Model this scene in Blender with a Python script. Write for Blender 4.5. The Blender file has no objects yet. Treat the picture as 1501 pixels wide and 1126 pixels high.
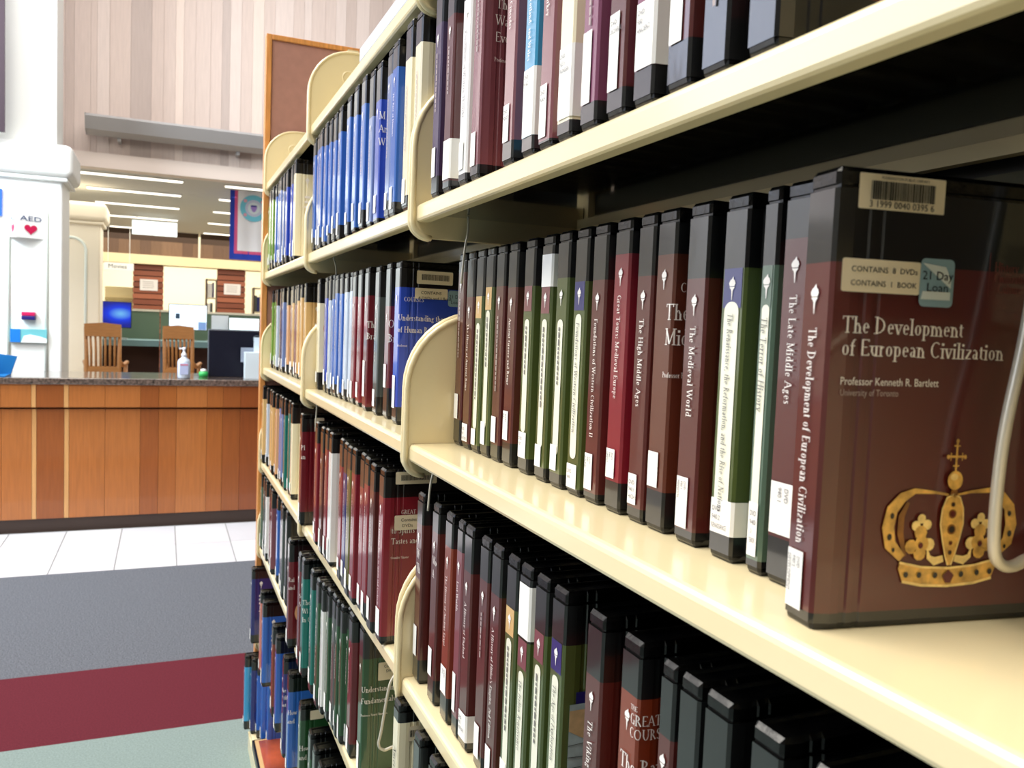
import bpy, bmesh, math, random
from mathutils import Vector, Matrix
R = math.radians
rnd = random.Random(7)
scene = bpy.context.scene
col = scene.collection
FL = 1.5                                   # camera stands 1.5 m above the floor

# ------------------------------------------------------------------ camera
cam_d = bpy.data.cameras.new('camera')
cam = bpy.data.objects.new('camera', cam_d)
col.objects.link(cam)
YAW, PITCH, ROLL = 0.39919, 0.06407, 0.03923
cy, sy, cp, sp = math.cos(YAW), math.sin(YAW), math.cos(PITCH), math.sin(PITCH)
fw = Vector((sy * cp, cy * cp, -sp)); r0 = Vector((cy, -sy, 0)); u0 = r0.cross(fw)
rr = math.cos(ROLL) * r0 + math.sin(ROLL) * u0
uu = -math.sin(ROLL) * r0 + math.cos(ROLL) * u0
m = Matrix((rr, uu, -fw)).transposed().to_4x4()
m.translation = (0, 0, FL)
cam.matrix_world = m
cam_d.sensor_width = 36.0
cam_d.lens = 1214.0 / 1501.0 * 36.0
cam_d.clip_start = 0.02
cam_d.clip_end = 100
cam_d.dof.use_dof = True
cam_d.dof.focus_distance = 0.95
cam_d.dof.aperture_fstop = 13
scene.camera = cam

# ------------------------------------------------------------------ world and exposure
scene.view_settings.view_transform = 'Standard'
scene.view_settings.look = 'None'
scene.view_settings.gamma = 1.0
scene.view_settings.use_curve_mapping = False
scene.view_settings.exposure = 0.0
w = bpy.data.worlds.new('world'); scene.world = w
w.use_nodes = True
w.node_tree.nodes['Background'].inputs[0].default_value = (0.8, 0.88, 1, 1)
w.node_tree.nodes['Background'].inputs[1].default_value = 0.4


def area(name, loc, rot, size, power, colr, sizey=None, spread=None):
    d = bpy.data.lights.new(name, 'AREA')
    d.energy = power; d.color = colr; d.size = size
    if sizey:
        d.shape = 'RECTANGLE'; d.size_y = sizey
    if spread: d.spread = R(spread)
    o = bpy.data.objects.new(name, d); col.objects.link(o)
    o.location = loc; o.rotation_euler = rot
    return o


# ceiling panels over the aisle, daylight from the window wall on the left, plus some added fills
area('aisle_ceiling_light', (-1.4, 1.5, 4.6), (0, R(-12), 0), 1.4, 240, (1, .94, .84), 5.0)
area('window_daylight', (-4.7, 4.0, 4.2), (0, R(-76), 0), 2.2, 210, (.66, .76, 1), 8.4)
area('left_fill_low', (-4.85, 4.2, 2.1), (0, R(-90), 0), 1.9, 46, (.84, .9, 1), 8.0)  # added low fill for the pale veil on the spines, no window there
area('pillar_fill', (-2.6, 5.9, 4.0), (R(60), 0, R(-42)), 1.6, 190, (.86, .96, 1), 1.6)  # added fill near the pillar standing in for daylight on it
area('high_wall_light', (0.6, 5.6, 5.3), (R(25), 0, 0), 4.0, 80, (1, .93, .9), 1.0)
area('back_room_light', (0.4, 12.0, 2.75), (0, 0, 0), 4.0, 210, (1, .94, .82), 6.0)
area('far_wall_fill', (0.4, 15.6, 2.7), (R(38), 0, 0), 4.0, 110, (1, .93, .76), .8)  # added fill that brightens the far wall, no fixture there
area('lobby_light', (-0.9, 5.2, 5.2), (0, 0, 0), 3.0, 62, (1, .96, .9), 2.0)


# ------------------------------------------------------------------ materials
def s2l(c):
    return tuple(((v / 255) / 12.92 if v <= 10 else ((v / 255 + 0.055) / 1.055) ** 2.4) for v in c)


MATS = {}


def mat(name, rgb, rough=.5, coat=0, metal=0, emit=None, es=1, bump=0, bscale=60, noise=0, nscale=8, stretch=(1, 1, 1), spec=.5, crough=.06):
    if name in MATS: return MATS[name]
    m = bpy.data.materials.new(name); m.use_nodes = True
    nt = m.node_tree; b = nt.nodes['Principled BSDF']
    c = s2l(rgb)
    b.inputs['Base Color'].default_value = (*c, 1)
    b.inputs['Roughness'].default_value = rough
    b.inputs['Metallic'].default_value = metal
    b.inputs['Specular IOR Level'].default_value = spec
    if coat:
        b.inputs['Coat Weight'].default_value = coat
        b.inputs['Coat Roughness'].default_value = crough
    if emit:
        b.inputs['Emission Color'].default_value = (*s2l(emit), 1)
        b.inputs['Emission Strength'].default_value = es
    if noise or bump:
        tc = nt.nodes.new('ShaderNodeTexCoord')
        mp = nt.nodes.new('ShaderNodeMapping'); mp.inputs['Scale'].default_value = stretch
        nt.links.new(tc.outputs['Object'], mp.inputs[0])
    if noise:
        n = nt.nodes.new('ShaderNodeTexNoise'); n.inputs['Scale'].default_value = nscale; n.inputs['Detail'].default_value = 5
        nt.links.new(mp.outputs[0], n.inputs[0])
        mr = nt.nodes.new('ShaderNodeMapRange'); mr.inputs[1].default_value = .3; mr.inputs[2].default_value = .7
        mr.inputs[3].default_value = 1 - noise; mr.inputs[4].default_value = 1 + noise
        nt.links.new(n.outputs[0], mr.inputs[0])
        mx = nt.nodes.new('ShaderNodeVectorMath'); mx.operation = 'SCALE'
        mx.inputs[0].default_value = c
        nt.links.new(mr.outputs[0], mx.inputs['Scale'])
        nt.links.new(mx.outputs[0], b.inputs['Base Color'])
    if bump:
        n2 = nt.nodes.new('ShaderNodeTexNoise'); n2.inputs['Scale'].default_value = bscale; n2.inputs['Detail'].default_value = 3
        nt.links.new(mp.outputs[0], n2.inputs[0])
        bp = nt.nodes.new('ShaderNodeBump'); bp.inputs['Strength'].default_value = bump; bp.inputs['Distance'].default_value = .002
        nt.links.new(n2.outputs[0], bp.inputs['Height'])
        nt.links.new(bp.outputs[0], b.inputs['Normal'])
        if coat: nt.links.new(bp.outputs[0], b.inputs['Coat Normal'])
    MATS[name] = m
    return m


CREAM = mat('cream_paint', (246, 229, 184), .22, coat=.35, crough=.12, noise=.02, nscale=3)
BLACKP = mat('black_plastic', (5, 5, 5), .22, bump=.25, bscale=90, spec=.5)
PRINT = dict(
    maroon=(84, 24, 20), crimson=(130, 14, 36), wine=(106, 12, 28), brown=(92, 38, 18), rust=(128, 46, 14), plum=(58, 36, 78),
    mauve=(126, 68, 76), purple=(128, 64, 96), green=(72, 86, 34), sage=(86, 110, 92), forest=(26, 74, 36), leaf=(104, 148, 30),
    teal=(0, 116, 106), blue=(40, 100, 192), royal=(28, 68, 186), navy=(24, 30, 110), steel=(112, 134, 190), pale=(196, 210, 230),
    sky=(40, 150, 196), cyan=(60, 170, 222), cream=(250, 240, 206), white=(246, 246, 244), tan=(226, 184, 120), peach=(232, 178, 130),
    salmon=(214, 122, 104), olive=(96, 90, 24), grey=(74, 82, 80), black=(10, 10, 11), orange=(246, 130, 60))


def pm(k):
    return mat('print_' + k, PRINT[k], .38, coat=1.0, crough=.07, bump=.12, bscale=22, stretch=(1, 1, .35))


BAND = mat('sleeve_black_band', (9, 10, 11), .34, coat=1.0, crough=.09, bump=.16, bscale=22, stretch=(1, 1, .35))
WHITE = mat('white_label', (252, 250, 244), .5)
STICK = mat('cream_sticker', (240, 226, 196), .5)
INK = mat('black_ink', (14, 14, 14), .6)
GREYINK = mat('grey_ink', (120, 118, 116), .6)
TXT = mat('white_print', (252, 246, 240), .5)
LAV = mat('grey_print', (176, 160, 156), .5)
STICKB = mat('pale_blue_sticker', (140, 172, 186), .4)
GOLD = mat('gold_print', (220, 172, 84), .38, coat=.6, noise=.45, nscale=120)
GOLDD = mat('dark_gold_print', (132, 84, 26), .38, coat=.6, noise=.4, nscale=120)
GOLDL = mat('light_gold_print', (248, 216, 138), .38, coat=.6, noise=.25, nscale=140)
GEM = mat('gem_red_print', (88, 10, 12), .3, coat=.8)
GEMB = mat('gem_dark_print', (30, 24, 22), .3, coat=.8)
WOOD = mat('oak_trim', (222, 152, 84), .4, coat=.3, noise=.22, nscale=14, stretch=(6, 6, .7))
LAMIN = mat('brown_laminate', (178, 130, 116), .5, noise=.06, nscale=30)
UNDER = mat('underside_shade_gloss', (20, 18, 12), .08, coat=1, crough=.05, spec=1); UNDER.node_tree.nodes['Principled BSDF'].inputs['Coat IOR'].default_value = 2.2  # shade under the cream shelves put into the colour
STEEL = mat('olive_steel', (58, 58, 40), .3, metal=.4)
WIRE = mat('coated_wire', (214, 208, 192), .3, metal=.3)


# ------------------------------------------------------------------ mesh helpers
def link(name, mesh, parent=None, loc=(0, 0, 0), rotz=0):
    o = bpy.data.objects.new(name, mesh); col.objects.link(o)
    if parent is not None: o.parent = parent
    o.location = loc; o.rotation_euler = (0, 0, rotz)
    return o


def thing(name, label, cat, loc=(0, 0, 0), rotz=0, group=None):
    o = link(name, None, None, loc, rotz)
    o['label'] = label; o['category'] = cat
    if group: o['group'] = group
    return o


def tag(o, label, cat, group=None):
    o['label'] = label; o['category'] = cat
    if group: o['group'] = group
    return o


class MB:
    def __init__(s): s.v = []; s.f = []; s.mi = []

    def add(s, vs, fs, mi=0):
        n = len(s.v); s.v += [tuple(v) for v in vs]
        for f in fs: s.f.append(tuple(i + n for i in f)); s.mi.append(mi)
        return s

    def box(s, x0, y0, z0, x1, y1, z1, mi=0):
        return s.add([(x0, y0, z0), (x1, y0, z0), (x1, y1, z0), (x0, y1, z0), (x0, y0, z1), (x1, y0, z1), (x1, y1, z1), (x0, y1, z1)],
                     [(0, 3, 2, 1), (4, 5, 6, 7), (0, 1, 5, 4), (1, 2, 6, 5), (2, 3, 7, 6), (3, 0, 4, 7)], mi)

    def prism(s, pts, a, b, axis='y', mi=0):
        """extrude closed 2-D outline pts along axis from a to b"""
        n = len(pts)
        def P(p, t):
            return {'y': (p[0], t, p[1]), 'z': (p[0], p[1], t), 'x': (t, p[0], p[1])}[axis]
        vs = [P(p, a) for p in pts] + [P(p, b) for p in pts]
        fs = [tuple(range(n)), tuple(range(2 * n - 1, n - 1, -1))] + [(i, i + n, (i + 1) % n + n, (i + 1) % n) for i in range(n)]
        return s.add(vs, fs, mi)

    def tube(s, pts, rad, seg=10, mi=0):
        rads = rad if isinstance(rad, (list, tuple)) else [rad] * len(pts)
        pts = [Vector(p) for p in pts]; rings = []
        up = None
        for i, p in enumerate(pts):
            d = (pts[min(i + 1, len(pts) - 1)] - pts[max(i - 1, 0)]).normalized()
            if up is None or abs(d.dot(up)) > .98:
                up = Vector((0, 0, 1)) if abs(d.z) < .9 else Vector((1, 0, 0))
            a = (up - d * up.dot(d)).normalized(); b = d.cross(a); up = a
            rings.append([p + (a * math.cos(t) + b * math.sin(t)) * rads[i] for t in [2 * math.pi * k / seg for k in range(seg)]])
        n0 = [v for r_ in rings for v in r_]; fs = []
        for i in range(len(pts) - 1):
            for k in range(seg):
                fs.append((i * seg + k, i * seg + (k + 1) % seg, (i + 1) * seg + (k + 1) % seg, (i + 1) * seg + k))
        fs.append(tuple(range(seg - 1, -1, -1))); fs.append(tuple(range((len(pts) - 1) * seg, len(pts) * seg)))
        return s.add(n0, fs, mi)

    def lathe(s, prof, cx=0, cy=0, seg=20, mi=0):
        vs = []; fs = []
        for (r_, z) in prof:
            for k in range(seg):
                t = 2 * math.pi * k / seg; vs.append((cx + r_ * math.cos(t), cy + r_ * math.sin(t), z))
        for i in range(len(prof) - 1):
            for k in range(seg):
                fs.append((i * seg + k, i * seg + (k + 1) % seg, (i + 1) * seg + (k + 1) % seg, (i + 1) * seg + k))
        fs.append(tuple(range(seg - 1, -1, -1))); fs.append(tuple(range((len(prof) - 1) * seg, len(prof) * seg)))
        return s.add(vs, fs, mi)

    def mesh(s, name, *mats_, smooth=False):
        me = bpy.data.meshes.new(name); me.from_pydata(s.v, [], s.f)
        for m_ in mats_: me.materials.append(m_)
        if len(mats_) > 1: me.polygons.foreach_set('material_index', s.mi)
        if smooth: me.polygons.foreach_set('use_smooth', [True] * len(me.polygons))
        me.update()
        return me

    def obj(s, name, *mats_, parent=None, loc=(0, 0, 0), rotz=0, smooth=False, bevel=0):
        o = link(name, s.mesh(name, *mats_, smooth=smooth), parent, loc, rotz)
        if bevel:
            b = o.modifiers.new('bevel', 'BEVEL'); b.width = bevel; b.segments = 3; b.limit_method = 'ANGLE'; b.angle_limit = R(35)
            o.data.polygons.foreach_set('use_smooth', [True] * len(o.data.polygons))
            wn = o.modifiers.new('wn', 'WEIGHTED_NORMAL'); wn.keep_sharp = False
        return o


def bx(name, lo, hi, mt, parent=None, bevel=0, loc=(0, 0, 0), rotz=0):
    return MB().box(*lo, *hi).obj(name, mt, parent=parent, bevel=bevel, loc=loc, rotz=rotz)


# ------------------------------------------------------------------ lettering
# a small book-face drawn with strokes: v = stem, h = hairline bar, l = line, a = arc (thick at the sides), f = foot / head serif
STEM, HAIR = .115, .05
G_ = {
 'A': (.78, 'l .08 0 .38 1 n;l .38 1 .7 0 w;h .2 .58 .36;f .08 0;f .7 0'),
 'B': (.66, 'v .17 0 1;a .17 .76 .34 .24 -90 90;a .17 .27 .4 .27 -90 90;f .12 0;f .12 1'),
 'C': (.72, 'a .42 .5 .34 .5 50 310'),
 'D': (.8, 'v .17 0 1;a .17 .5 .52 .5 -90 90;f .12 0;f .12 1'),
 'E': (.62, 'v .17 0 1;h .17 .56 .97;h .17 .46 .52;h .17 .58 .03;l .55 .85 .55 1 n;l .57 0 .57 .16 n'),
 'F': (.58, 'v .17 0 1;h .17 .54 .97;h .17 .44 .52;l .53 .82 .53 1 n;f .17 0'),
 'G': (.78, 'a .42 .5 .34 .5 50 310;v .68 0 .42;h .52 .78 .42'),
 'H': (.84, 'v .17 0 1;v .67 0 1;h .17 .67 .52;f .17 0;f .17 1;f .67 0;f .67 1'),
 'I': (.36, 'v .18 0 1;f .18 0;f .18 1'),
 'K': (.74, 'v .17 0 1;l .2 .45 .62 1 n;l .3 .58 .68 0 w;f .17 0;f .17 1;f .62 1;f .66 0'),
 'L': (.6, 'v .17 0 1;h .17 .55 .03;l .55 0 .55 .2 n;f .17 1'),
 'M': (.95, 'v .15 0 1 n;l .16 1 .47 .05 w;l .47 .05 .77 1 n;v .78 0 1;f .15 0;f .15 1;f .78 0;f .8 1'),
 'N': (.84, 'v .15 0 1 n;l .16 1 .68 .02 w;v .69 0 1 n;f .15 0;f .12 1;f .69 1'),
 'O': (.84, 'a .42 .5 .35 .5 0 360'),
 'P': (.62, 'v .17 0 1;a .17 .73 .36 .27 -90 90;f .17 0;f .12 1'),
 'R': (.7, 'v .17 0 1;a .17 .74 .33 .26 -90 90;l .32 .48 .64 0 w;f .17 0;f .12 1'),
 'S': (.56, 'a .28 .74 .2 .26 30 250;a .28 .26 .22 .27 -150 70;l .2 .62 .4 .4 w'),
 'T': (.7, 'v .35 0 1;h .05 .65 .97;l .06 .8 .06 1 n;l .64 .8 .64 1 n;f .35 0'),
 'U': (.8, 'v .17 .3 1;v .65 .3 1 n;a .41 .3 .24 .3 180 360;f .17 1;f .65 1'),
 'V': (.74, 'l .08 1 .38 0 w;l .38 0 .68 1 n;f .1 1;f .66 1'),
 'W': (1.02, 'l .06 1 .3 0 w;l .3 0 .52 .95 n;l .5 .95 .74 0 w;l .74 0 .96 1 n;f .08 1;f .94 1;f .5 1'),
 'a': (.48, 'a .2 .45 .15 .17 10 150;v .33 .02 .46;a .21 .17 .14 .17 60 350;h .33 .45 .03'),
 'b': (.54, 'v .14 0 1;a .28 .31 .2 .31 -150 150;f .1 .97'),
 'c': (.44, 'a .25 .31 .19 .31 50 310'),
 'd': (.56, 'v .42 0 1;a .26 .31 .2 .31 30 330;f .38 .97;f .46 0'),
 'e': (.48, 'a .25 .31 .19 .31 0 310;h .08 .42 .34'),
 'f': (.34, 'v .15 0 .78;a .29 .78 .14 .2 60 180;h .02 .32 .58;f .15 0'),
 'g': (.5, 'a .23 .4 .15 .2 0 360;a .23 -.12 .2 .16 0 360;l .12 .22 .12 .04 n;h .34 .48 .58'),
 'h': (.56, 'v .14 0 1;v .42 0 .4;a .28 .4 .14 .21 0 150;f .1 .97;f .14 0;f .42 0'),
 'i': (.28, 'v .14 0 .6;d .14 .86;f .1 .59;f .14 0'),
 'k': (.52, 'v .14 0 1;l .16 .28 .4 .6 n;l .24 .36 .46 0 w;f .1 .97;f .14 0;f .46 0'),
 'l': (.28, 'v .14 0 1;f .1 .97;f .14 0'),
 'm': (.84, 'v .14 0 .6;v .42 0 .4;v .7 0 .4;a .28 .4 .14 .21 0 150;a .56 .4 .14 .21 0 150;f .1 .59;f .14 0;f .42 0;f .7 0'),
 'n': (.56, 'v .14 0 .6;v .42 0 .4;a .28 .4 .14 .21 0 150;f .1 .59;f .14 0;f .42 0'),
 'o': (.52, 'a .26 .31 .2 .31 0 360'),
 'p': (.54, 'v .14 -.3 .6;a .28 .31 .2 .31 -150 150;f .1 .59;f .14 -.3'),
 'r': (.4, 'v .14 0 .6;a .27 .42 .12 .18 50 170;f .1 .59;f .14 0'),
 's': (.4, 'a .2 .46 .14 .15 30 250;a .2 .16 .15 .17 -150 70;l .14 .38 .28 .26 w'),
 't': (.34, 'v .15 .08 .78;a .25 .1 .1 .1 180 300;h .03 .31 .59'),
 'u': (.56, 'v .14 .2 .6;v .42 0 .6;a .28 .2 .14 .2 180 330;f .1 .59;f .38 .59;f .45 0'),
 'v': (.5, 'l .08 .6 .26 0 w;l .26 0 .44 .6 n;f .08 .59;f .43 .59'),
 'w': (.72, 'l .06 .6 .22 0 w;l .22 0 .36 .58 n;l .35 .58 .5 0 w;l .5 0 .65 .6 n;f .06 .59;f .64 .59'),
 'x': (.5, 'l .08 .6 .42 0 w;l .08 0 .42 .6 n;f .08 0;f .42 0;f .08 .59;f .42 .59'),
 'y': (.5, 'l .08 .6 .27 .02 w;l .44 .6 .16 -.3 n;f .08 .59;f .43 .59'),
 'z': (.46, 'h .07 .4 .57;h .07 .42 .03;l .4 .57 .08 .03 w'),
 ' ': (.28, ''), ',': (.24, 'd .1 .03;l .13 .03 .05 -.16 n'), ':': (.26, 'd .13 .06;d .13 .46'), "'": (.2, 'l .1 1 .1 .75 w'), '.': (.24, 'd .11 .05'),
 '2': (.52, 'a .26 .72 .2 .27 -20 170;l .42 .6 .07 .03 n;h .06 .48 .04'), 'X': (.7, 'l .08 1 .6 0 w;l .08 0 .6 1 n')}


def serif(text, size, italic=0, track=0):
    """list of quads (in the plane) and the width of a line of book-face text"""
    quads = []; x = 0
    def q(p):
        quads.append([((a + italic * b) * size + x * size, b * size) for a, b in p])
    def seg(x0, y0, x1, y1, w0, w1=None):
        w1 = w1 or w0; dx, dy = x1 - x0, y1 - y0; L = math.hypot(dx, dy) or 1; nx, ny = -dy / L / 2, dx / L / 2
        q([(x0 - nx * w0, y0 - ny * w0), (x1 - nx * w1, y1 - ny * w1), (x1 + nx * w1, y1 + ny * w1), (x0 + nx * w0, y0 + ny * w0)])
    for ch in text:
        adv, d = G_.get(ch, G_['o'] if ch.islower() else G_['O'])
        for c in d.split(';'):
            p = c.split()
            if not p: continue
            k = p[0]; n = [float(t) for t in p[1:] if t not in 'nw']; W = HAIR + .01 if 'n' in p[1:] else STEM
            if k == 'v': q([(n[0] - W / 2, n[1]), (n[0] + W / 2, n[1]), (n[0] + W / 2, n[2]), (n[0] - W / 2, n[2])])
            elif k == 'h': q([(n[0], n[2] - HAIR / 2), (n[1], n[2] - HAIR / 2), (n[1], n[2] + HAIR / 2), (n[0], n[2] + HAIR / 2)])
            elif k == 'l': seg(*n, W)
            elif k == 'f': q([(n[0] - .13, n[1] - .02), (n[0] + .13, n[1] - .02), (n[0] + .13, n[1] + .03), (n[0] - .13, n[1] + .03)])
            elif k == 'd': q([(n[0] - .075, n[1] - .075), (n[0] + .075, n[1] - .075), (n[0] + .075, n[1] + .075), (n[0] - .075, n[1] + .075)])
            elif k == 'a':
                cx, cy_, rx, ry, a0, a1 = n; N = max(4, int(abs(a1 - a0) / 26))
                pr = None
                for i in range(N + 1):
                    t = R(a0 + (a1 - a0) * i / N); wd = HAIR + (STEM - HAIR) * abs(math.cos(t)) ** 1.5
                    o = (cx + rx * math.cos(t), cy_ + ry * math.sin(t)); ii = (cx + max(rx - wd, .01) * math.cos(t), cy_ + max(ry - wd * .8, .01) * math.sin(t))
                    if pr: q([pr[1], pr[0], o, ii])
                    pr = (o, ii)
        x += adv + track
    return quads, x * size


_sans = {}


def sans(text, size):
    """tris of the built-in sans face"""
    if text not in _sans:
        c = bpy.data.curves.new('t', 'FONT'); c.body = text; c.size = 1; c.resolution_u = 2
        o = bpy.data.objects.new('t', c); col.objects.link(o)
        dg = bpy.context.evaluated_depsgraph_get(); dg.update()
        me = bpy.data.meshes.new_from_object(o.evaluated_get(dg))
        _sans[text] = ([tuple(v.co[:2]) for v in me.vertices], [tuple(p.vertices) for p in me.polygons])
        bpy.data.objects.remove(o); bpy.data.curves.remove(c); bpy.data.meshes.remove(me)
    vs, fs = _sans[text]
    wd = max([v[0] for v in vs] or [0]) * size
    return [[(vs[i][0] * size, vs[i][1] * size) for i in f] for f in fs], wd


def place(mb, polys, f, mi=0):
    for p in polys: mb.add([f(a, b) for a, b in p], [tuple(range(len(p)))], mi)


TORCH = [[(-.16, .55), (.16, .55), (.13, .48), (-.13, .48)], [(-.10, .48), (.10, .48), (.045, .38), (-.045, .38)],
         [(-.045, .38), (.045, .38), (.012, -.02), (-.012, -.02)],
         [(-.14, .58), (.14, .58), (.2, .7), (.15, .84), (.08, .88), (.05, 1.02), (-.05, .9), (-.12, .86), (-.2, .74), (-.19, .64)]]


def torch(s): return [[(a * s, b * s) for a, b in p] for p in TORCH]


def rrect(w_, h_, r_, n=4):
    pts = []
    for cx, cy_, a0 in ((w_ - r_, h_ - r_, 0), (r_, h_ - r_, 90), (r_, r_, 180), (w_ - r_, r_, 270)):
        for i in range(n + 1):
            t = R(a0 + 90 * i / n); pts.append((cx + r_ * math.cos(t), cy_ + r_ * math.sin(t)))
    return pts


# ------------------------------------------------------------------ DVD cases
DEP = .187
ORD = ['first', 'second', 'third', 'fourth', 'fifth', 'sixth', 'seventh', 'eighth', 'ninth', 'tenth', 'eleventh', 'twelfth', 'thirteenth', 'fourteenth', 'fifteenth', 'sixteenth', 'seventeenth', 'eighteenth', 'nineteenth', 'twentieth', 'twenty-first', 'twenty-second', 'twenty-third', 'twenty-fourth', 'twenty-fifth']
CW, CD = .003, .010                       # shallow rounding at the spine corners


def side(t, o):
    """half profile from the spine centre to the back, near side (y negative)"""
    h = t / 2 + o
    return [(-o, 0), (-o, -h + CW * 1.3), (.002 - o, -h + CW * .6), (.006, -h + .0008), (CD, -h), (.0155, -h), (.0165, -h + .0011), (.0195, -h + .0011),
            (.0205, -h), (.0245, -h), (.0255, -h + .0011), (.0285, -h + .0011), (.0295, -h), (DEP, -h)]


_body = {}


def body_mesh(t, h):
    k = (round(t, 3), round(h, 3))
    if k in _body: return _body[k]
    a = side(t, 0); P = a[1:] + [(x, -y) for x, y in a[:0:-1]]
    n = len(P); mb = MB()
    def ring(z, s):
        return [(min(max(x, s), DEP - s), max(-t / 2 + s, min(t / 2 - s, y)), z) for x, y in P]
    lv = [(0, .003), (.003, .0006), (.006, 0), (h - .012, 0), (h - .0115, .0012), (h - .010, .0012), (h - .0095, 0), (h - .003, 0), (h, .003), (h, .005), (h - .002, .006)]
    vs = []
    for z, s in lv: vs += ring(z, s)
    fs = [tuple(range(n - 1, -1, -1)), tuple(range((len(lv) - 1) * n, len(lv) * n))]
    for j in range(len(lv) - 1):
        for i in range(n): fs.append((j * n + i, j * n + (i + 1) % n, (j + 1) * n + (i + 1) % n, (j + 1) * n + i))
    mb.add(vs, fs)
    _body[k] = mb.mesh('case_body', BLACKP)
    return _body[k]


def strip(mb, t, o, z0, z1, mi, pts=None):
    a = pts or side(t, o)
    P = [(x, -y) for x, y in a[:0:-1]] + a[1:] if pts is None else a
    n = len(P)
    mb.add([(x, y, z0) for x, y in P] + [(x, y, z1) for x, y in P], [(i, i + 1, n + i + 1, n + i) for i in range(n - 1)], mi)


def dashes(mb, f, length, hgt, n=9, mi=0):
    x = 0
    while x < length:
        l_ = hgt * rnd.uniform(.8, 2.6)
        mb.add([f(x, 0), f(x + l_, 0), f(x + l_, hgt), f(x, hgt)], [(0, 1, 2, 3)], mi); x += l_ + hgt * .5


def case(label, group, Y, t, xs, zs, h, colr, tb=.8, bb=.05, rotz=0, lab=None, code=None, title=None, tsize=.0062, cover=None, block=None, pill=None, pillx=.62,
         cov=None, stickers=(), art=None, torch_s=True, tilt=0, toplabel=None, tcol=None):
    """a library DVD case standing on a shelf; Y = its far edge, spine plane at x = xs"""
    rt = thing('dvd_case', label, 'dvd case', (xs + (t / 2) * math.sin(rotz) * -1, Y - t / 2 * math.cos(rotz), FL + zs), -rotz, group)
    link('case_body', body_mesh(t, h), rt)
    mb = MB(); o = .0007; zt = h - .012; za = .006; zb = bb * h; zc = tb * h
    strip(mb, t, o, za, zb, 1); strip(mb, t, o, zc, zt, 1)
    if block:
        zk = zc - .028 * h / .263
        strip(mb, t, o, zb, zk, 0)
        hw = t / 2 + o
        a = side(t, o)
        strip(mb, t, o, zk, zc, 0)
    else: strip(mb, t, o, zb, zc, 0)
    mb.obj('printed_sleeve', pm(colr), BAND, parent=rt)
    xsp = -o - .0005; fs = lambda u, v: (xsp, -v, 0)
    sw = t - 2 * CW * 1.3 - .001                            # flat width of the spine
    if block:
        MB().add([(xsp + .0001, sw / 2, zk), (xsp + .0001, -sw / 2, zk), (xsp + .0001, -sw / 2, zc), (xsp + .0001, sw / 2, zc)], [(0, 1, 2, 3)]).obj('colour_block', pm(block), parent=rt)
    if pill:                                                # white rounded title field on the spine
        w_ = sw * pillx; L = (pill[1] - pill[0]) * h
        MB().add([(xsp, w_ / 2 - a, pill[0] * h + b) for a, b in rrect(w_, L, w_ * .45, 5)], [tuple(range(24))]).obj('title_field', mat('field_white', (250, 248, 226), .4, coat=1), parent=rt)
    if torch_s:
        zt_ = (zk + .006 if block else zc - .028); s_ = .016
        e = MB(); place(e, torch(s_), lambda a, b: (xsp - .0004, -a * 1.1, zt_ + b)); e.obj('torch_emblem', TXT, parent=rt)
    if lab is None: lab = ('n', rnd.uniform(.03, .09), rnd.uniform(.16, .21))
    # spine title
    e = MB(); z1 = (pill[1] * h - .008 if pill else zc - .036)
    ink = tcol or (GREYINK if (pill or colr in ('cream', 'white', 'pale')) else TXT)
    wrapped = cover and min(c_[1] for c_ in cover) < 0
    if title:
        qs, wd = serif(title, tsize, .12 if pill else 0, .05)
        av = z1 - (pill[0] if pill else bb + .12) * h - .004
        if not pill: av = z1 - max(bb * h + .004, (lab[2] * h + .004) if lab else 0)
        k = min(1, av / wd)
        if k < .72: qs, wd = serif(title, tsize * k / .72 if k < .72 else tsize, .12 if pill else 0, .05); k = min(1, av / wd)
        place(e, qs, lambda a, b: (xsp - .0008, .0028 - b, z1 - a * k)); e.obj('spine_title', ink, parent=rt)
    elif not wrapped:
        dashes(e, lambda a, b: (xsp - .0008, .0018 - b, z1 - a), rnd.uniform(.05, .09), .0028); e.obj('spine_title', LAV if not pill else GREYINK, parent=rt)
    # shelf-mark label low on the spine
    if lab:
        kind, l0, l1 = lab; l0 *= h; l1 *= h; e = MB(); y1 = -sw / 2 if kind in 'fw' else sw / 2 - sw * .72
        if kind == 'w':
            a = side(t, o + .0006); P = [(-o - .0011, sw / 2)] + a[1:6]
            strip(e, t, 0, l0, l1, 0, P)
        else:
            y0 = sw / 2
            e.add([(xsp - .0006, y0, l0), (xsp - .0006, y1, l0), (xsp - .0006, y1, l1), (xsp - .0006, y0, l1)], [(0, 1, 2, 3)])
        e.obj('shelf_mark_label', WHITE, parent=rt)
        if code:
            e = MB()
            for i, ln in enumerate(code[1:]):
                n3 = len(code) - 1 > 2 and code[0] == 'v'; sz = .0036 if n3 else .0052; dl = .0042 if n3 else .0062; qs, wd = sans(ln, sz); room = (sw - .003) / .85 if code[0] == 'h' else (l1 - l0 - .005) / .9
                if wd > room: kx = room / wd; qs = [[(a * kx, b) for a, b in p_] for p_ in qs]
                if code[0] == 'h': place(e, qs, lambda a, b: (xsp - .0012, sw / 2 - .002 - a * .85, l1 - .009 - i * .0062 + b))
                else: place(e, qs, lambda a, b: (xsp - .0012, y1 + (.0046 if n3 else .0068) + i * dl - b, l1 - .003 - a * .9))
            e.obj('shelf_mark', mat('faded_ink', (96, 92, 96), .6), parent=rt)
    if toplabel:
        strip_ = MB(); a = side(t, o + .0006); strip(strip_, t, 0, toplabel[0] * h, toplabel[1] * h, 0, [(-o - .0011, sw / 2)] + a[1:11])
        strip_.obj('blank_white_label', WHITE, parent=rt)
    # cover side facing the reader
    yc = -(t / 2 + o + .0005)
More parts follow.
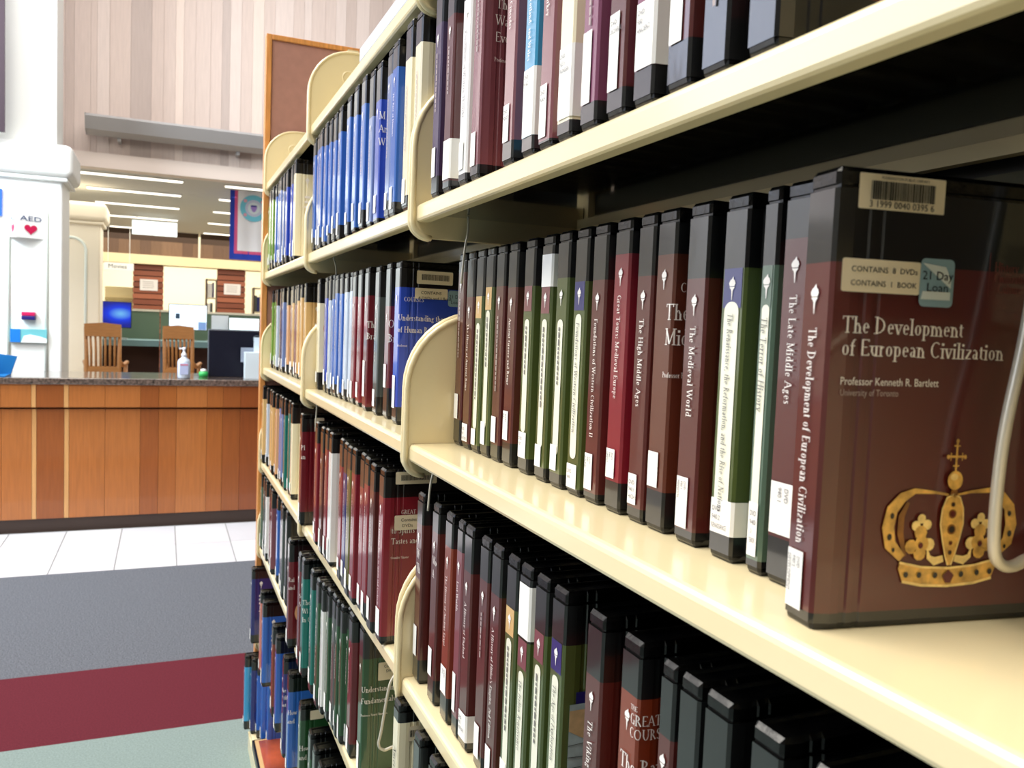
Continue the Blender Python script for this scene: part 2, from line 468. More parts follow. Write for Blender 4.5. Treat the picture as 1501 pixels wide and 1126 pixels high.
    if cover:
        e = MB(); q_ = .0012; hh = t / 2 + o
        wp = [(-o - q_, .02), (-o - q_, -hh + .0039), (.002 - o - q_ * .8, -hh + .0016 - q_ * .6), (.006, -hh + .0006 - q_), (.010, yc - .0004), (.2, yc - .0004)]
        wl = [0]
        for a_, b_ in zip(wp, wp[1:]): wl.append(wl[-1] + math.hypot(b_[0] - a_[0], b_[1] - a_[1]))
        def wrap(s_):
            s_ += wl[2]
            for k_ in range(len(wp) - 1):
                if s_ <= wl[k_ + 1] or k_ == len(wp) - 2:
                    f_ = (s_ - wl[k_]) / (wl[k_ + 1] - wl[k_]); return (wp[k_][0] + (wp[k_ + 1][0] - wp[k_][0]) * f_, wp[k_][1] + (wp[k_ + 1][1] - wp[k_][1]) * f_)
        for (txt, u, v, sz) in cover:
            qs, wd = serif(txt, sz * .68); vv = cover[0][2] - (cover[0][2] - v) * .8; place(e, qs, lambda a, b: (u + a, yc, vv * h + b) if not wrapped else (*wrap(u + a), vv * h + b))
        e.obj('cover_title', TXT, parent=rt)
    if cov:                                                  # small print lines and emblem on the cover
        e = MB(); place(e, torch(.026), lambda a, b: (.030 + a, yc, zc - .034 + b)); e.obj('cover_emblem', TXT, parent=rt)
        e = MB()
        for i in range(cov): dashes(e, lambda a, b: (.024 + a, yc, zc - .062 - .013 * i + b), .03, .006)
        dashes(e, lambda a, b: (.024 + a, yc, zc - .075 - .013 * cov + b), .05, .003)
        e.obj('cover_lettering', TXT, parent=rt)
    for (u0, v0, u1, v1, kind) in stickers:
        m_ = STICKB if kind == 'day' else STICK
        P = [(u0 + a, yc - .0006, v0 * h + b) for a, b in rrect(u1 - u0, (v1 - v0) * h, .002 if kind != 'day' else .004)]
        s_o = MB().add(P, [tuple(range(len(P)))]).obj({'bar': 'barcode_label', 'day': 'loan_sticker'}.get(kind, 'contents_label'), m_, parent=rt)
        e = MB(); H_ = (v1 - v0) * h; W_ = u1 - u0; yt = yc - .0010
        if kind == 'bar':
            x = u0 + W_ * .13
            while x < u1 - W_ * .1:
                l_ = rnd.choice((.0004, .0007, .0010)); e.add([(x, yt, v0 * h + H_ * .3), (x + l_, yt, v0 * h + H_ * .3), (x + l_, yt, v0 * h + H_ * .74), (x, yt, v0 * h + H_ * .74)], [(0, 1, 2, 3)])
                x += l_ + rnd.choice((.0005, .0008))
            e.obj('barcode', INK, parent=s_o)
        elif isinstance(kind, tuple):
            for i, ln in enumerate(kind):
                qs, wd = sans(ln, .0068); place(e, qs, lambda a, b: (u0 + .004 + a, yt, v1 * h - .0095 - i * .0085 + b))
            e.obj('label_text', INK, parent=s_o)
        elif kind == 'day':
            for i, ln in enumerate(('21 Day', 'Loan')):
                qs, wd = sans(ln, .0078); place(e, qs, lambda a, b: (u0 + .0015 + a + i * .003, yt, v0 * h + H_ * .52 - i * .009 + b))
            e.obj('sticker_text', INK, parent=s_o)
    return rt, yc

# ------------------------------------------------------------------ room shell
def struct(name, o):
    o.name = name; o['kind'] = 'structure'; return o


def plane_mat_tiles(): pass


struct('floor', bx('floor', (-5, -3, -.1), (4.5, 17.5, 0), mat('screed', (206, 194, 172), .8)))
car = lambda nm, rgb, n: mat(nm, rgb, .95, bump=.9, bscale=420, noise=n, nscale=170, spec=.1)
struct('trim_1', bx('trim_1', (-5, -3, 0), (4.5, 3.15, .012), car('carpet_sage', (136, 152, 148), .16)))
struct('trim_2', bx('trim_2', (-5, 3.15, 0), (4.5, 3.79, .012), car('carpet_maroon', (100, 40, 50), .18)))
struct('trim_3', bx('trim_3', (-5, 3.79, 0), (4.5, 5.28, .012), car('carpet_slate', (104, 107, 114), .5)))
tiles = bx('trim_4', (-5, 5.28, 0), (4.5, 7.1, .004), mat('grout', (150, 150, 150), .8)); struct('trim_4', tiles)
TM = [mat('floor_tile_a', (226, 228, 232), .35, noise=.03, nscale=3), mat('floor_tile_b', (218, 220, 226), .35, noise=.03, nscale=3)]
tm = [MB().box(0, 0, 0, .335, .515, .009).mesh('tile', x) for x in TM]
for i in range(-8, 9):
    for j in range(2):
        link('floor_tile', tm[(i * 3 + j) % 2], tiles, (-.255 + i * .3425 + .003, 5.285 + j * .52, 0))

PAINT = mat('wall_paint', (240, 236, 224), .7)
struct('wall_left', bx('wall_left', (-5.1, -3, 0), (-5, 17.5, 5.7), PAINT))
struct('wall_right', bx('wall_right', (4.5, -3, 0), (4.6, 17.5, 5.7), mat('side_wall_dark', (96, 86, 76), .8)))  # colour darkened to keep reflections on the case covers low
struct('wall_front', bx('wall_front', (-5, -3.1, 0), (4.5, -3, 5.7), mat('front_wall_dark', (58, 48, 42), .8)))  # unseen wall, coloured dark to weaken reflections on the covers
struct('ceiling', bx('ceiling', (-5, -3, 5.7), (4.5, 8.45, 5.8), mat('high_ceiling', (236, 232, 226), .8)))
lowc = struct('ceiling', bx('ceiling', (-5, 8.45, 2.82), (4.5, 17.5, 2.92), mat('low_ceiling', (194, 193, 190), .8)))
# high wall of upright boards above the low ceiling
hw_ = struct('wall_back', bx('wall_back', (-5, 8.36, 2.82), (4.5, 8.5, 5.7), mat('board_backing', (190, 170, 160), .8)))  # plain backing, a little darker than the boards
BT = [mat('board_tone_%d' % i, c, .55, noise=.05, nscale=9, stretch=(9, 1, .5)) for i, c in enumerate([(214, 196, 186), (204, 186, 176), (222, 206, 197), (194, 178, 170), (230, 212, 200)])]
x = -4.9
while x < 4.4:
    w_ = rnd.choice((.05, .07, .10, .10, .13, .17)); k = rnd.choice((0, 0, 0, 1, 2, 2, 3, 4)); pr = rnd.uniform(.012, .017)
    bx('board', (x, 8.36 - pr, 2.93), (x + w_ - .0015, 8.37, 5.7), BT[k], parent=hw_); x += w_
struct('trim_5', bx('trim_5', (-5, 8.30, 2.80), (4.5, 8.45, 2.93), mat('fascia', (222, 208, 198), .6)))

# uplight trough on the high wall
t = thing('wall_uplight', 'long grey metal uplight trough on the pale board wall', 'light', (0, 0, -.07))
mb = MB(); mb.prism([(8.30, 3.28), (8.30, 3.15), (8.22, 3.13), (8.10, 3.16), (8.04, 3.26), (8.05, 3.28), (8.11, 3.18), (8.22, 3.15), (8.28, 3.17), (8.28, 3.28)], -.64, .86, 'x')
mb.obj('trough', mat('trough_grey', (168, 166, 166), .45, metal=.2), parent=t)
for xx in (-.645, .855): MB().prism([(8.30, 3.28), (8.30, 3.15), (8.22, 3.13), (8.10, 3.16), (8.04, 3.28)], xx, xx + .01, 'x').obj('end_cap', mat('trough_grey', (140, 138, 138)), parent=t)
for xx in (-.4, .6): bx('mounting_arm', (xx, 8.22, 3.1), (xx + .03, 8.36, 3.13), mat('trough_grey', (140, 138, 138)), parent=t)

# strip lights in the low ceiling
LAMP = mat('lamp_tube', (255, 250, 240), .5, emit=(255, 250, 238), es=2.2)
RIM = mat('lamp_rim', (224, 222, 216), .5)
for i, y in enumerate((8.72, 9.72, 10.87, 12.2, 13.65, 15.15)):
    for j, (xa, xb) in enumerate(((-2.2, -1.3), (-.75, .15), (.54, 1.44), (1.9, 2.8))):
        t = thing('strip_light', 'white strip light, %s row from the board wall, %s' % (('nearest', 'second', 'third', 'fourth', 'fifth', 'farthest')[i], ('left of the pillars', 'right of the pillars', 'behind the banner', 'far right')[j]), 'ceiling light', (xa, y, 2.82), 0, 'strip lights in the low ceiling')
        bx('rim', (-.01, -.045, -.012), (xb - xa + .01, .045, 0), RIM, parent=t)
        bx('diffuser', (0, -.036, -.02), (xb - xa, .036, -.010), LAMP, parent=t)

# far end of the low room
struct('wall_back.001', bx('wall_back', (-5, 17.0, 0), (4.5, 17.2, 2.82), mat('far_wall', (238, 230, 206), .7)))
bh = struct('trim_6', bx('trim_6', (-5, 14.0, 2.44), (4.5, 14.14, 2.82), mat('dark_slats_back', (70, 50, 36), .7)))
BD = [mat('bulkhead_%d' % i, c, .6, noise=.1, nscale=9, stretch=(9, 1, .6)) for i, c in enumerate([(124, 94, 70), (112, 84, 62), (98, 72, 54)])]
x = -2.0
while x < 3.5: bx('board', (x, 13.975, 2.45), (x + .148, 14.0, 2.66), BD[rnd.randrange(3)], parent=bh); x += .15
struct('trim_7', bx('trim_7', (-5, 13.9, 2.30), (4.5, 14.3, 2.44), mat('cornice', (232, 214, 172), .6)))
bx('pole', (.47, 13.7, 2.42), (.5, 13.73, 2.82), mat('pole_white', (236, 226, 200), .5)).name = 'hanging_rod'
tag(bpy.data.objects['hanging_rod'], 'thin white rod hanging from the low ceiling in front of the dark boards', 'rod')

# slatted piers with paper notices
SL = [mat('slat_%d' % i, c, .5, noise=.1, nscale=8, stretch=(1, 8, 8)) for i, c in enumerate([(140, 76, 50), (124, 64, 42), (158, 90, 62)])]
for nm, x0, x1, dsc in (('slatted_pier', -.449, -.017, 'red-brown slatted pier with a paper notice, beside the blue screen'), ('slatted_pier', .77, 1.194, 'red-brown slatted pier with a paper notice, near the long bookcase end')):
    t = thing(nm, dsc, 'pier', (x0, 14.0, 0), 0, 'slatted piers')
    bx('core', (.01, .02, 0), (x1 - x0 - .01, .3, 2.31), mat('pier_core', (58, 30, 22), .7), parent=t)
    for k in range(26): bx('slat', (0, 0, .004 + k * .0885), (x1 - x0, .022, .0885 * k + .078), SL[(k * 7) % 3], parent=t)
    n = thing('paper_notice', 'white printed notice taped to the %s slatted pier' % ('left' if x0 < 0 else 'right'), 'notice', (x0 + .1, 13.99, 1.9), 0, 'notices on the piers')
    bx('sheet', (0, -.003, 0), (.25, 0, .17), mat('paper', (226, 220, 218), .6), parent=n)
    e = MB()
    for k in range(4): dashes(e, lambda a, b: (.04 + a, -.004, .13 - k * .03 + b), .15, .008)
    e.obj('print', GREYINK, parent=n)
# far bookcases
def far_case(x0, x1, y, z0, z1, label, n):
    t = thing('bookcase', label, 'bookcase', (x0, y, 0)); wd = x1 - x0; mt = mat('far_case', (90, 62, 44), .5)
    bx('side_panel', (0, 0, 0), (.02, .3, z1), mt, parent=t); bx('side_panel', (wd - .02, 0, 0), (wd, .3, z1), mt, parent=t)
    st = (z1 - z0) / n; k = 0
    for i in range(n + 1): bx('shelf_board', (.02, 0, z0 + i * st - .02), (wd - .02, .3, z0 + i * st), mat('far_shelf', (222, 210, 180), .5), parent=t)
    for i in range(n):
        xx = .024; kk = 0
        while xx < wd - .07:
            w_ = rnd.uniform(.025, .05); c = rnd.choice(('white', 'grey', 'navy', 'wine', 'cream', 'black'))
            b = bx('book', (0, 0, 0), (w_ * .9, .2, st * rnd.uniform(.6, .85)), pm(c)); b.location = (x0 + xx, y + .01, z0 + i * st + .0005)
            tag(b, '%s book, %s on the %s shelf of the far %s bookcase' % (c, ORD[kk], ORD[i], label.split()[0]), 'book', 'books in the far bookcases')
            xx += w_; kk += 1
far_case(.62, .80, 14.4, 1.25, 2.15, 'left dark bookcase behind the left side of the right pier', 3)
far_case(1.36, 1.62, 14.4, 1.25, 2.05, 'right dark bookcase right of the right pier beside the shelf end', 2)
t = thing('display_unit', 'cream display shelf with magazines under the hanging word sign', 'shelf', (-.86, 14.5, 0))
bx('unit_body', (0, 0, 0), (.4, .3, 1.95), mat('cream_unit', (238, 220, 170), .6), parent=t)
bx('rail', (0, -.03, 1.74), (.4, 0, 1.78), mat('unit_rail', (190, 170, 120), .6), parent=t)
for k in range(4): bx('magazine', (.02 + k * .09, -.02, 1.56), (.1 + k * .09, -.005, 1.70), pm(('grey', 'pale', 'steel', 'mauve')[k]), parent=t)
t = thing('hanging_sign', 'white hanging sign reading Movies beside the left slatted pier', 'sign', (-.83, 13.7, 2.17))
bx('panel', (0, 0, 0), (.4, .03, .11), mat('sign_white', (236, 236, 232), .5), parent=t)
qs, wd = sans('Movies', .085); e = MB(); place(e, qs, lambda a, b: (.055 + a * 1.05, -.002, .03 + b)); e.obj('lettering', INK, parent=t)
for xx in (.05, .34): bx('rod', (xx, .01, .11), (xx + .008, .018, .65), RIM, parent=t)
t = thing('hanging_sign', 'blank white hanging panel in front of the farthest strip lights', 'sign', (-.40, 12.0, 2.57))
bx('panel', (0, 0, 0), (.545, .03, .185), mat('sign_glow', (240, 252, 255), .5, emit=(236, 250, 255), es=.5), parent=t)  # not a lamp; the panel's brightness is put in as glow
for xx in (.05, .47): bx('rod', (xx, .01, .185), (xx + .008, .018, .25), RIM, parent=t)

# ------------------------------------------------------------------ pillars
PW = mat('pillar_white', (246, 250, 248), .6); PC = mat('pillar_cream', (238, 228, 206), .6)
def pillar(label, x1, wd, dp, y, ztop0, ztop1, zup, mt, capo, shaft, cx, ri):
    t = thing('pillar', label, 'pillar', (x1 - wd, y, 0))
    bx('base_block', (0, 0, 0), (wd, dp, ztop0), mt, parent=t, bevel=.02)
    bx('capital', (-capo, -capo, ztop0), (wd + capo, dp + capo, ztop1), mt, parent=t, bevel=.05)
    bx('capital_step', (-capo * .5, -capo * .5, ztop0 - .03), (wd + capo * .5, dp + capo * .5, ztop0), mt, parent=t, bevel=.01)
    if shaft: bx('shaft', (-.2, .06, ztop1), (wd - shaft, dp, zup), mt, parent=t)
    # arched panel line
    zc_ = ztop0 - .17 - ri
    pts = [(cx + ri * math.cos(R(a)), 0, zc_ + ri * math.sin(R(a))) for a in range(0, 181, 12)]
    pts = [(cx + ri, 0, .6)] + pts + [(cx - ri, 0, .6)]
    MB().tube(pts, .014, 8).obj('arch_moulding', mat('arch_line', (226, 236, 230), .6), parent=t, smooth=True)
    return t
pillar('large bright white pillar with a square capital at the left edge, behind the counter', -.72, 1.0, .5, 7.2, 2.52, 2.76, 5.7, PW, .075, .05, .77, .125)
pillar('smaller cream pillar behind the large white one', -.61, .7, .45, 9.5, 2.44, 2.63, 2.82, PC, .06, 0, .44, .13)
t = thing('dark_banner', 'dark purple hanging panel at the top left edge in front of the white pillar', 'banner', (-1.9, 7.0, 2.78)); bx('panel', (0, 0, 0), (.83, .02, 2.6), mat('dark_purple', (40, 14, 32), .6), parent=t)
# AED box sign and wall fittings on the white pillar
t = thing('aed_sign', 'folded white sign with two red hearts and the letters AED on the white pillar', 'sign', (-.955, 7.2, 2.05))
sm = mat('aed_white', (250, 252, 252), .5)
MB().prism([(-.115, 0), (-.055, -.10), (.115, 0)], 0, .2, 'z').obj('wedge', sm, parent=t)
for (bx0, by0, bx1, by1) in ((-.112, -.004, -.057, -.099), (-.052, -.1015, .112, -.004)):
    dx, dy = bx1 - bx0, by1 - by0; L = math.hypot(dx, dy); f = lambda a, b, s=0: (bx0 + dx * a / L + dy / L * .002, by0 + dy * a / L - dx / L * .002, b)
    qs, wd = sans('AED', .05); e = MB(); k = L * .8 / wd
    place(e, qs, lambda a, b: f(L * .1 + a * k, .125 + b)); e.obj('lettering', mat('aed_blue', (0, 50, 110), .5), parent=t)
    hp = []
    for i in range(24):
        q = 2 * math.pi * i / 24; hp.append((L * .5 + .0021 * 16 * math.sin(q) ** 3 * (L / .14), .065 + .0026 * (13 * math.cos(q) - 5 * math.cos(2 * q) - 2 * math.cos(3 * q) - math.cos(4 * q))))
    MB().add([f(a, b) for a, b in hp], [tuple(range(24))]).obj('heart', mat('aed_red', (206, 20, 80), .5), parent=t)
t = thing('wall_box', 'small red and dark blue box fixed to the white pillar', 'box', (-.985, 7.14, 1.44))
bx('lower_case', (0, 0, 0), (.09, .06, .03), mat('box_navy', (30, 20, 110), .4), parent=t, bevel=.005); bx('lid', (0, 0, .03), (.09, .06, .06), mat('box_red', (200, 20, 90), .4), parent=t, bevel=.005)
t = thing('wall_frame', 'blue and teal framed picture low on the white pillar', 'picture', (-1.06, 7.17, 1.27))
bx('backing', (0, 0, 0), (.24, .03, .10), mat('frame_teal', (110, 190, 200), .5), parent=t); bx('blue_panel', (0, -.004, 0), (.065, 0, .10), mat('frame_blue', (0, 120, 214), .5), parent=t)
MB().add([(.07, -.003, 0), (.24, -.003, 0), (.24, -.003, .03), (.2, -.003, .045), (.13, -.003, .06), (.09, -.003, .05)], [(0, 1, 2, 3, 4, 5)]).obj('white_shape', sm, parent=t)
t = thing('notice_board_edge', 'bright blue poster at the left edge of the white pillar', 'poster', (-1.22, 7.18, 2.2)); bx('sheet', (0, 0, 0), (.105, .015, .2), mat('poster_blue', (20, 90, 210), .5), parent=t)

# ------------------------------------------------------------------ service counter
t = thing('service_counter', 'long wooden service counter with a speckled granite top', 'counter', (0, 6.3, 0))
GR = mat('granite', (98, 84, 76), .14, coat=.6, noise=.85, nscale=55, bump=0)
bx('granite_top', (-3.2, 0, 1.02), (2.6, .75, 1.065), GR, parent=t, bevel=.006)
bx('carcass', (-3.2, .08, .1), (2.6, .7, 1.02), mat('carcass', (110, 60, 28), .6), parent=t)
bx('toe_kick', (-3.2, .06, 0), (2.6, .1, .1), mat('toe_kick', (62, 46, 38), .5), parent=t)
CT = [mat('counter_veneer_%d' % i, c, .36, coat=.35, noise=.1, nscale=7, stretch=(14, 1, .8)) for i, c in enumerate([(164, 94, 40), (150, 82, 34), (176, 106, 50), (140, 72, 30), (212, 158, 98)])]
edges = [(-3.2, -2.6, 0), (-2.6, -2.0, 1), (-2.0, -1.42, 0), (-1.42, -.99, 2), (-.99, -.813, 2), (-.813, -.785, 4), (-.785, -.62, 1), (-.62, -.591, 4), (-.591, -.37, 2), (-.37, -.147, 2), (-.147, -.029, 1), (-.029, .087, 0),
         (.087, .292, 2), (.292, .40, 0), (.40, .521, 1), (.521, .70, 3), (.70, 1.1, 0), (1.1, 1.6, 1), (1.6, 2.1, 2), (2.1, 2.6, 0)]
for a, b, k in edges:
    bx('upper_panel', (a + .001, .015, .865), (b - .001, .08, 1.02), CT[k], parent=t); bx('lower_panel', (a + .001, .045, .1), (b - .001, .09, .85), CT[k], parent=t)
# things on the counter
t = thing('computer_monitor', 'black monitor seen from behind on the granite counter', 'monitor', (.31, 6.62, 1.065))
MDARK = mat('monitor_back', (8, 16, 34), .35)
MB().add([], []).box(0, 0, .0, .56, .03, .355).obj('back_panel', MDARK, parent=t, bevel=.006)
bx('bezel', (-.004, .028, -.004), (.564, .045, .36), mat('bezel', (120, 130, 140), .4), parent=t)
e = MB(); e.tube([(.345 + .026 * math.cos(R(a)), -.002, .295 + .026 * math.sin(R(a))) for a in range(0, 361, 20)], .0022, 6)
qs, wd = sans('DELL', .017); place(e, qs, lambda a, b: (.345 - wd / 2 + a, -.002, .289 + b)); e.obj('maker_badge', mat('badge', (130, 150, 160), .3, metal=.6), parent=t)
bx('stand', (.2, .03, 0), (.36, .16, .012), MDARK, parent=t)
t = thing('card_stand', 'white leaflet holder beside the monitor on the counter', 'leaflet holder', (.555, 6.42, 1.065))
bx('box', (0, 0, 0), (.13, .1, .2), mat('holder_white', (222, 236, 244), .3), parent=t, bevel=.003); bx('back_sheet', (.07, .1, 0), (.2, .108, .31), mat('holder_sheet', (214, 232, 246), .3), parent=t)
bx('grey_card', (-.02, .12, .12), (.07, .125, .23), mat('card_grey', (150, 162, 180), .5), parent=t)
e = MB(); e.tube([(.12, .096, .08), (.09, .096, .08), (.09, .096, .17), (.12, .096, .17)], .004, 6); e.obj('clip', mat('clip_blue', (60, 90, 150), .4), parent=t)
t = thing('sanitizer_bottle', 'clear pump bottle of hand sanitizer on the counter in front of the right chair', 'bottle', (.135, 6.42, 1.065))
BC = mat('bottle_clear', (206, 220, 238), .12, coat=.5)
MB().lathe([(.0, 0), (.040, 0), (.044, .01), (.044, .115), (.038, .135), (.018, .15), (.016, .16)], seg=20).obj('bottle_body', BC, parent=t, smooth=True)
MB().lathe([(.018, .158), (.019, .175), (.01, .185), (.008, .205), (.013, .21), (.013, .222), (.0, .224)], seg=14).obj('pump', mat('pump_white', (240, 240, 246), .4), parent=t, smooth=True)
bx('nozzle', (-.035, -.006, .21), (0, .006, .221), mat('pump_white', (240, 240, 246), .4), parent=t)
bx('front_label', (-.028, -.0455, .03), (.028, -.040, .11), mat('bottle_label', (190, 200, 236), .4), parent=t); bx('red_stripe', (-.026, -.0465, .095), (.026, -.0455, .105), mat('stripe_red', (210, 130, 150), .4), parent=t)
t = thing('tape_dispenser', 'small green and white object beside the black monitor on the counter', 'stationery', (.275, 6.6, 1.065))
MB().lathe([(0, 0), (.03, 0), (.034, .02), (.03, .04), (0, .042)], seg=16).obj('green_body', mat('green_plastic', (50, 180, 90), .4), parent=t, smooth=True)
MB().lathe([(0, .04), (.022, .042), (.018, .058), (0, .062)], seg=14).obj('white_cap', sm, parent=t, smooth=True)
t = thing('teal_basket', 'teal tray holding a clear cup at the left edge of the counter', 'tray', (-1.22, 6.5, 1.065))
MB().prism([(0, .0), (.26, 0), (.30, .13), (0, .17)], 0, .02, 'y').obj('tray_back', mat('tray_teal', (0, 110, 180), .5), parent=t)
bx('tray_floor', (0, -.2, 0), (.26, 0, .01), mat('tray_teal', (0, 110, 180), .5), parent=t)
t = thing('clear_cup', 'pale clear cup in the teal tray at the left edge', 'cup', (-1.09, 6.42, 1.075)); MB().lathe([(0, 0), (.04, 0), (.05, .11), (.046, .11), (.036, .006), (0, .006)], seg=18).obj('cup', mat('cup_clear', (200, 236, 230), .15, coat=.5), parent=t, smooth=True)

# ------------------------------------------------------------------ computer desks, screens and chairs behind the counter
PG = mat('partition_green', (96, 116, 96), .8, bump=.3, bscale=300); DG = mat('desk_teal', (120, 152, 156), .5)
for i, (xa, xb) in enumerate(((-1.3, -.05), (-.04, 1.2), (1.21, 2.4))):
    t = thing('computer_desk', ('grey-green computer desk with low partition behind the left chair', 'grey-green computer desk with low partition behind the right chair', 'grey-green computer desk hidden behind the black monitor')[i], 'desk', (xa, 10.2, 0), 0, 'computer desks')
    wd = xb - xa
    bx('partition', (0, .5, 0), (wd, .55, 1.56), PG, parent=t); bx('partition_cap', (0, .49, 1.56), (wd, .56, 1.585), mat('cap_cream', (216, 208, 190), .5), parent=t)
    bx('desk_top', (0, -.15, 1.20), (wd, .5, 1.235), DG, parent=t); bx('modesty_panel', (0, .2, .1), (wd, .22, 1.18), mat('modesty', (62, 34, 28), .7), parent=t)
    bx('desk_edge', (0, -.16, 1.17), (wd, -.15, 1.235), mat('desk_edge', (96, 128, 134), .5), parent=t)
    bx('side_panel', (0, -.1, 0), (.03, .5, 1.2), mat('desk_side', (70, 84, 100), .6), parent=t)
    bx('keyboard', (wd * .4, .02, 1.235), (wd * .4 + .42, .16, 1.25), mat('keyboard', (150, 160, 160), .5), parent=t)
def screen(label, x0, x1, z0, z1, mt, extra=None):
    t = thing('computer_screen', label, 'monitor', (x0, 10.3, z0), 0, 'screens on the computer desks')
    wd, h_ = x1 - x0, z1 - z0
    bx('bezel', (0, 0, 0), (wd, .03, h_), mat('screen_bezel', (20, 26, 36), .4), parent=t, bevel=.003); bx('display', (.008, -.002, .008), (wd - .008, 0, h_ - .008), mt, parent=t)
    bx('stand', (wd / 2 - .03, .03, -.12), (wd / 2 + .03, .05, .1), mat('stand_grey', (150, 156, 150), .4), parent=t); bx('foot', (wd / 2 - .1, -.02, 1.235 - z0), (wd / 2 + .1, .14, 1.245 - z0), mat('stand_grey', (150, 156, 150), .4), parent=t)
    return t
sb = bpy.data.materials.new('blue_desktop'); sb.use_nodes = True; nt = sb.node_tree; b = nt.nodes['Principled BSDF']
tc = nt.nodes.new('ShaderNodeTexCoord'); mp = nt.nodes.new('ShaderNodeMapping'); mp.inputs['Location'].default_value = (-.72, 0, -.42); mp.inputs['Scale'].default_value = (1.7, 1, 2.4)
gr = nt.nodes.new('ShaderNodeTexGradient'); gr.gradient_type = 'SPHERICAL'; cr = nt.nodes.new('ShaderNodeValToRGB')
mp.inputs['Location'].default_value = (-1.25, 0, -1.2); mp.inputs['Scale'].default_value = (1.7, 0, 2.2)
cr.color_ramp.elements[0].color = (*s2l((10, 30, 150)), 1); cr.color_ramp.elements[1].color = (*s2l((120, 200, 255)), 1); el = cr.color_ramp.elements.new(.45); el.color = (*s2l((10, 60, 235)), 1)
nt.links.new(tc.outputs['Generated'], mp.inputs[0]); nt.links.new(mp.outputs[0], gr.inputs[0]); nt.links.new(gr.outputs[0], cr.inputs[0]); nt.links.new(cr.outputs[0], b.inputs['Emission Color']); b.inputs['Emission Strength'].default_value = .9; b.inputs['Base Color'].default_value = (0, 0, .02, 1)
screen('lit screen with a bright blue desktop above the left chair', -.746, -.34, 1.36, 1.655, sb)
t = screen('lit white screen above the right chair', .045, .462, 1.36, 1.658, mat('white_screen', (220, 236, 250), .4, emit=(222, 238, 252), es=.95))
bx('toolbar', (.01, -.004, .25), (.40, -.002, .254), mat('tool_grey', (150, 160, 170), .5, emit=(150, 165, 180), es=.6), parent=t); bx('picture', (.075, -.004, .13), (.12, -.002, .19), mat('pic_dark', (50, 80, 110), .5), parent=t)
bx('window_corner', (.32, -.004, .01), (.405, -.002, .10), mat('pic_blue', (110, 140, 190), .5, emit=(110, 140, 190), es=.7), parent=t)
screen('lit white screen behind the black monitor, far right', .70, 1.05, 1.29, 1.53, mat('white_screen2', (236, 250, 255), .4, emit=(232, 248, 255), es=1.0))
t = thing('paper_pad', 'tall white sheet standing between the two white screens', 'paper', (.51, 10.35, 1.235)); bx('sheet', (0, 0, 0), (.19, .01, .31), mat('pad_white', (226, 238, 250), .5), parent=t); bx('fold', (.06, -.02, 0), (.13, -.015, .1), sm, parent=t)
def chair(label, x, y, wd, rz):
    t = thing('wooden_armchair', label, 'chair', (x, y, 0), rz, 'slat-back wooden chairs'); C1 = mat('chair_oak', (176, 122, 70), .45, noise=.1, nscale=12, stretch=(1, 1, 6))
    S = .88
    for s_ in (-1, 1):
        MB().tube([(s_ * wd * .5, 0, 0), (s_ * wd * .5, .02, .5), (s_ * wd * .52, .0, .9), (s_ * wd * .55, -.08, 1.38)], [.02, .024, .022, .016], 8).obj('back_post', C1, parent=t, smooth=True)
        MB().tube([(s_ * wd * .52, 0, 1.06), (s_ * wd * .62, .2, 1.0), (s_ * wd * .72, .42, 1.02)], [.015, .02, .022], 8).obj('armrest', C1, parent=t, smooth=True)
        MB().tube([(s_ * wd * .66, .42, 0), (s_ * wd * .68, .42, 1.0)], .02, 8).obj('front_leg', C1, parent=t, smooth=True)
    MB().prism([(-wd * .56, 1.29), (wd * .56, 1.29), (wd * .6, 1.41), (0, 1.425), (-wd * .6, 1.41)], -.1, -.07, 'y').obj('crest_rail', C1, parent=t)
    bx('lower_rail', (-wd * .5, -.03, .93), (wd * .5, -.005, 1.0), C1, parent=t)
    for k in range(6): MB().tube([(-wd * .38 + k * wd * .152, -.018, .98), (-wd * .38 + k * wd * .152, -.045, 1.15), (-wd * .4 + k * wd * .16, -.085, 1.31)], .011, 6).obj('spindle', C1, parent=t, smooth=True)
    bx('seat', (-wd * .62, -.02, .74), (wd * .66, .46, .79), C1, parent=t, bevel=.015)
chair('slat-back wooden armchair facing the blue screen', -.545, 9.0, .27, 0)
chair('slat-back wooden armchair facing the white screen, behind the sanitizer bottle', .14, 9.0, .24, R(-6))

# hanging banner
t = thing('hanging_banner', 'white banner with blue and pink borders and a round seal, hanging by the shelf end', 'banner', (.606, 9.0, 2.12))
def cloth(name, x0, z0, x1, z1, yo, mt):
    mb = MB(); n = 14; vs = []
    for i in range(n + 1):
        x_ = x0 + (x1 - x0) * i / n; yy = yo + .008 * math.sin(x_ * 40); vs += [(x_, yy, z0), (x_, yy, z1)]
    mb.add(vs, [(2 * i, 2 * i + 2, 2 * i + 3, 2 * i + 1) for i in range(n)]); o = mb.obj(name, mt, parent=t, smooth=True)
    return o
cloth('blue_border', 0, 0, .75, .79, 0, mat('banner_blue', (30, 66, 190), .7)); cloth('pink_border', .045, .06, .705, .74, -.003, mat('banner_pink', (222, 90, 140), .7)); cloth('white_field', .075, .09, .675, .71, -.006, mat('banner_white', (250, 250, 255), .7))
for nm, r_, c, yo in (('seal_ring', .135, (120, 210, 235), -.016), ('seal_rope', .085, (206, 214, 240), -.0175), ('seal_centre', .06, (226, 240, 250), -.019)):
    MB().add([(.23 + r_ * math.cos(R(a)), yo, .53 + r_ * math.sin(R(a))) for a in range(0, 360, 12)], [tuple(range(30))]).obj(nm, mat(nm, c, .7), parent=t)
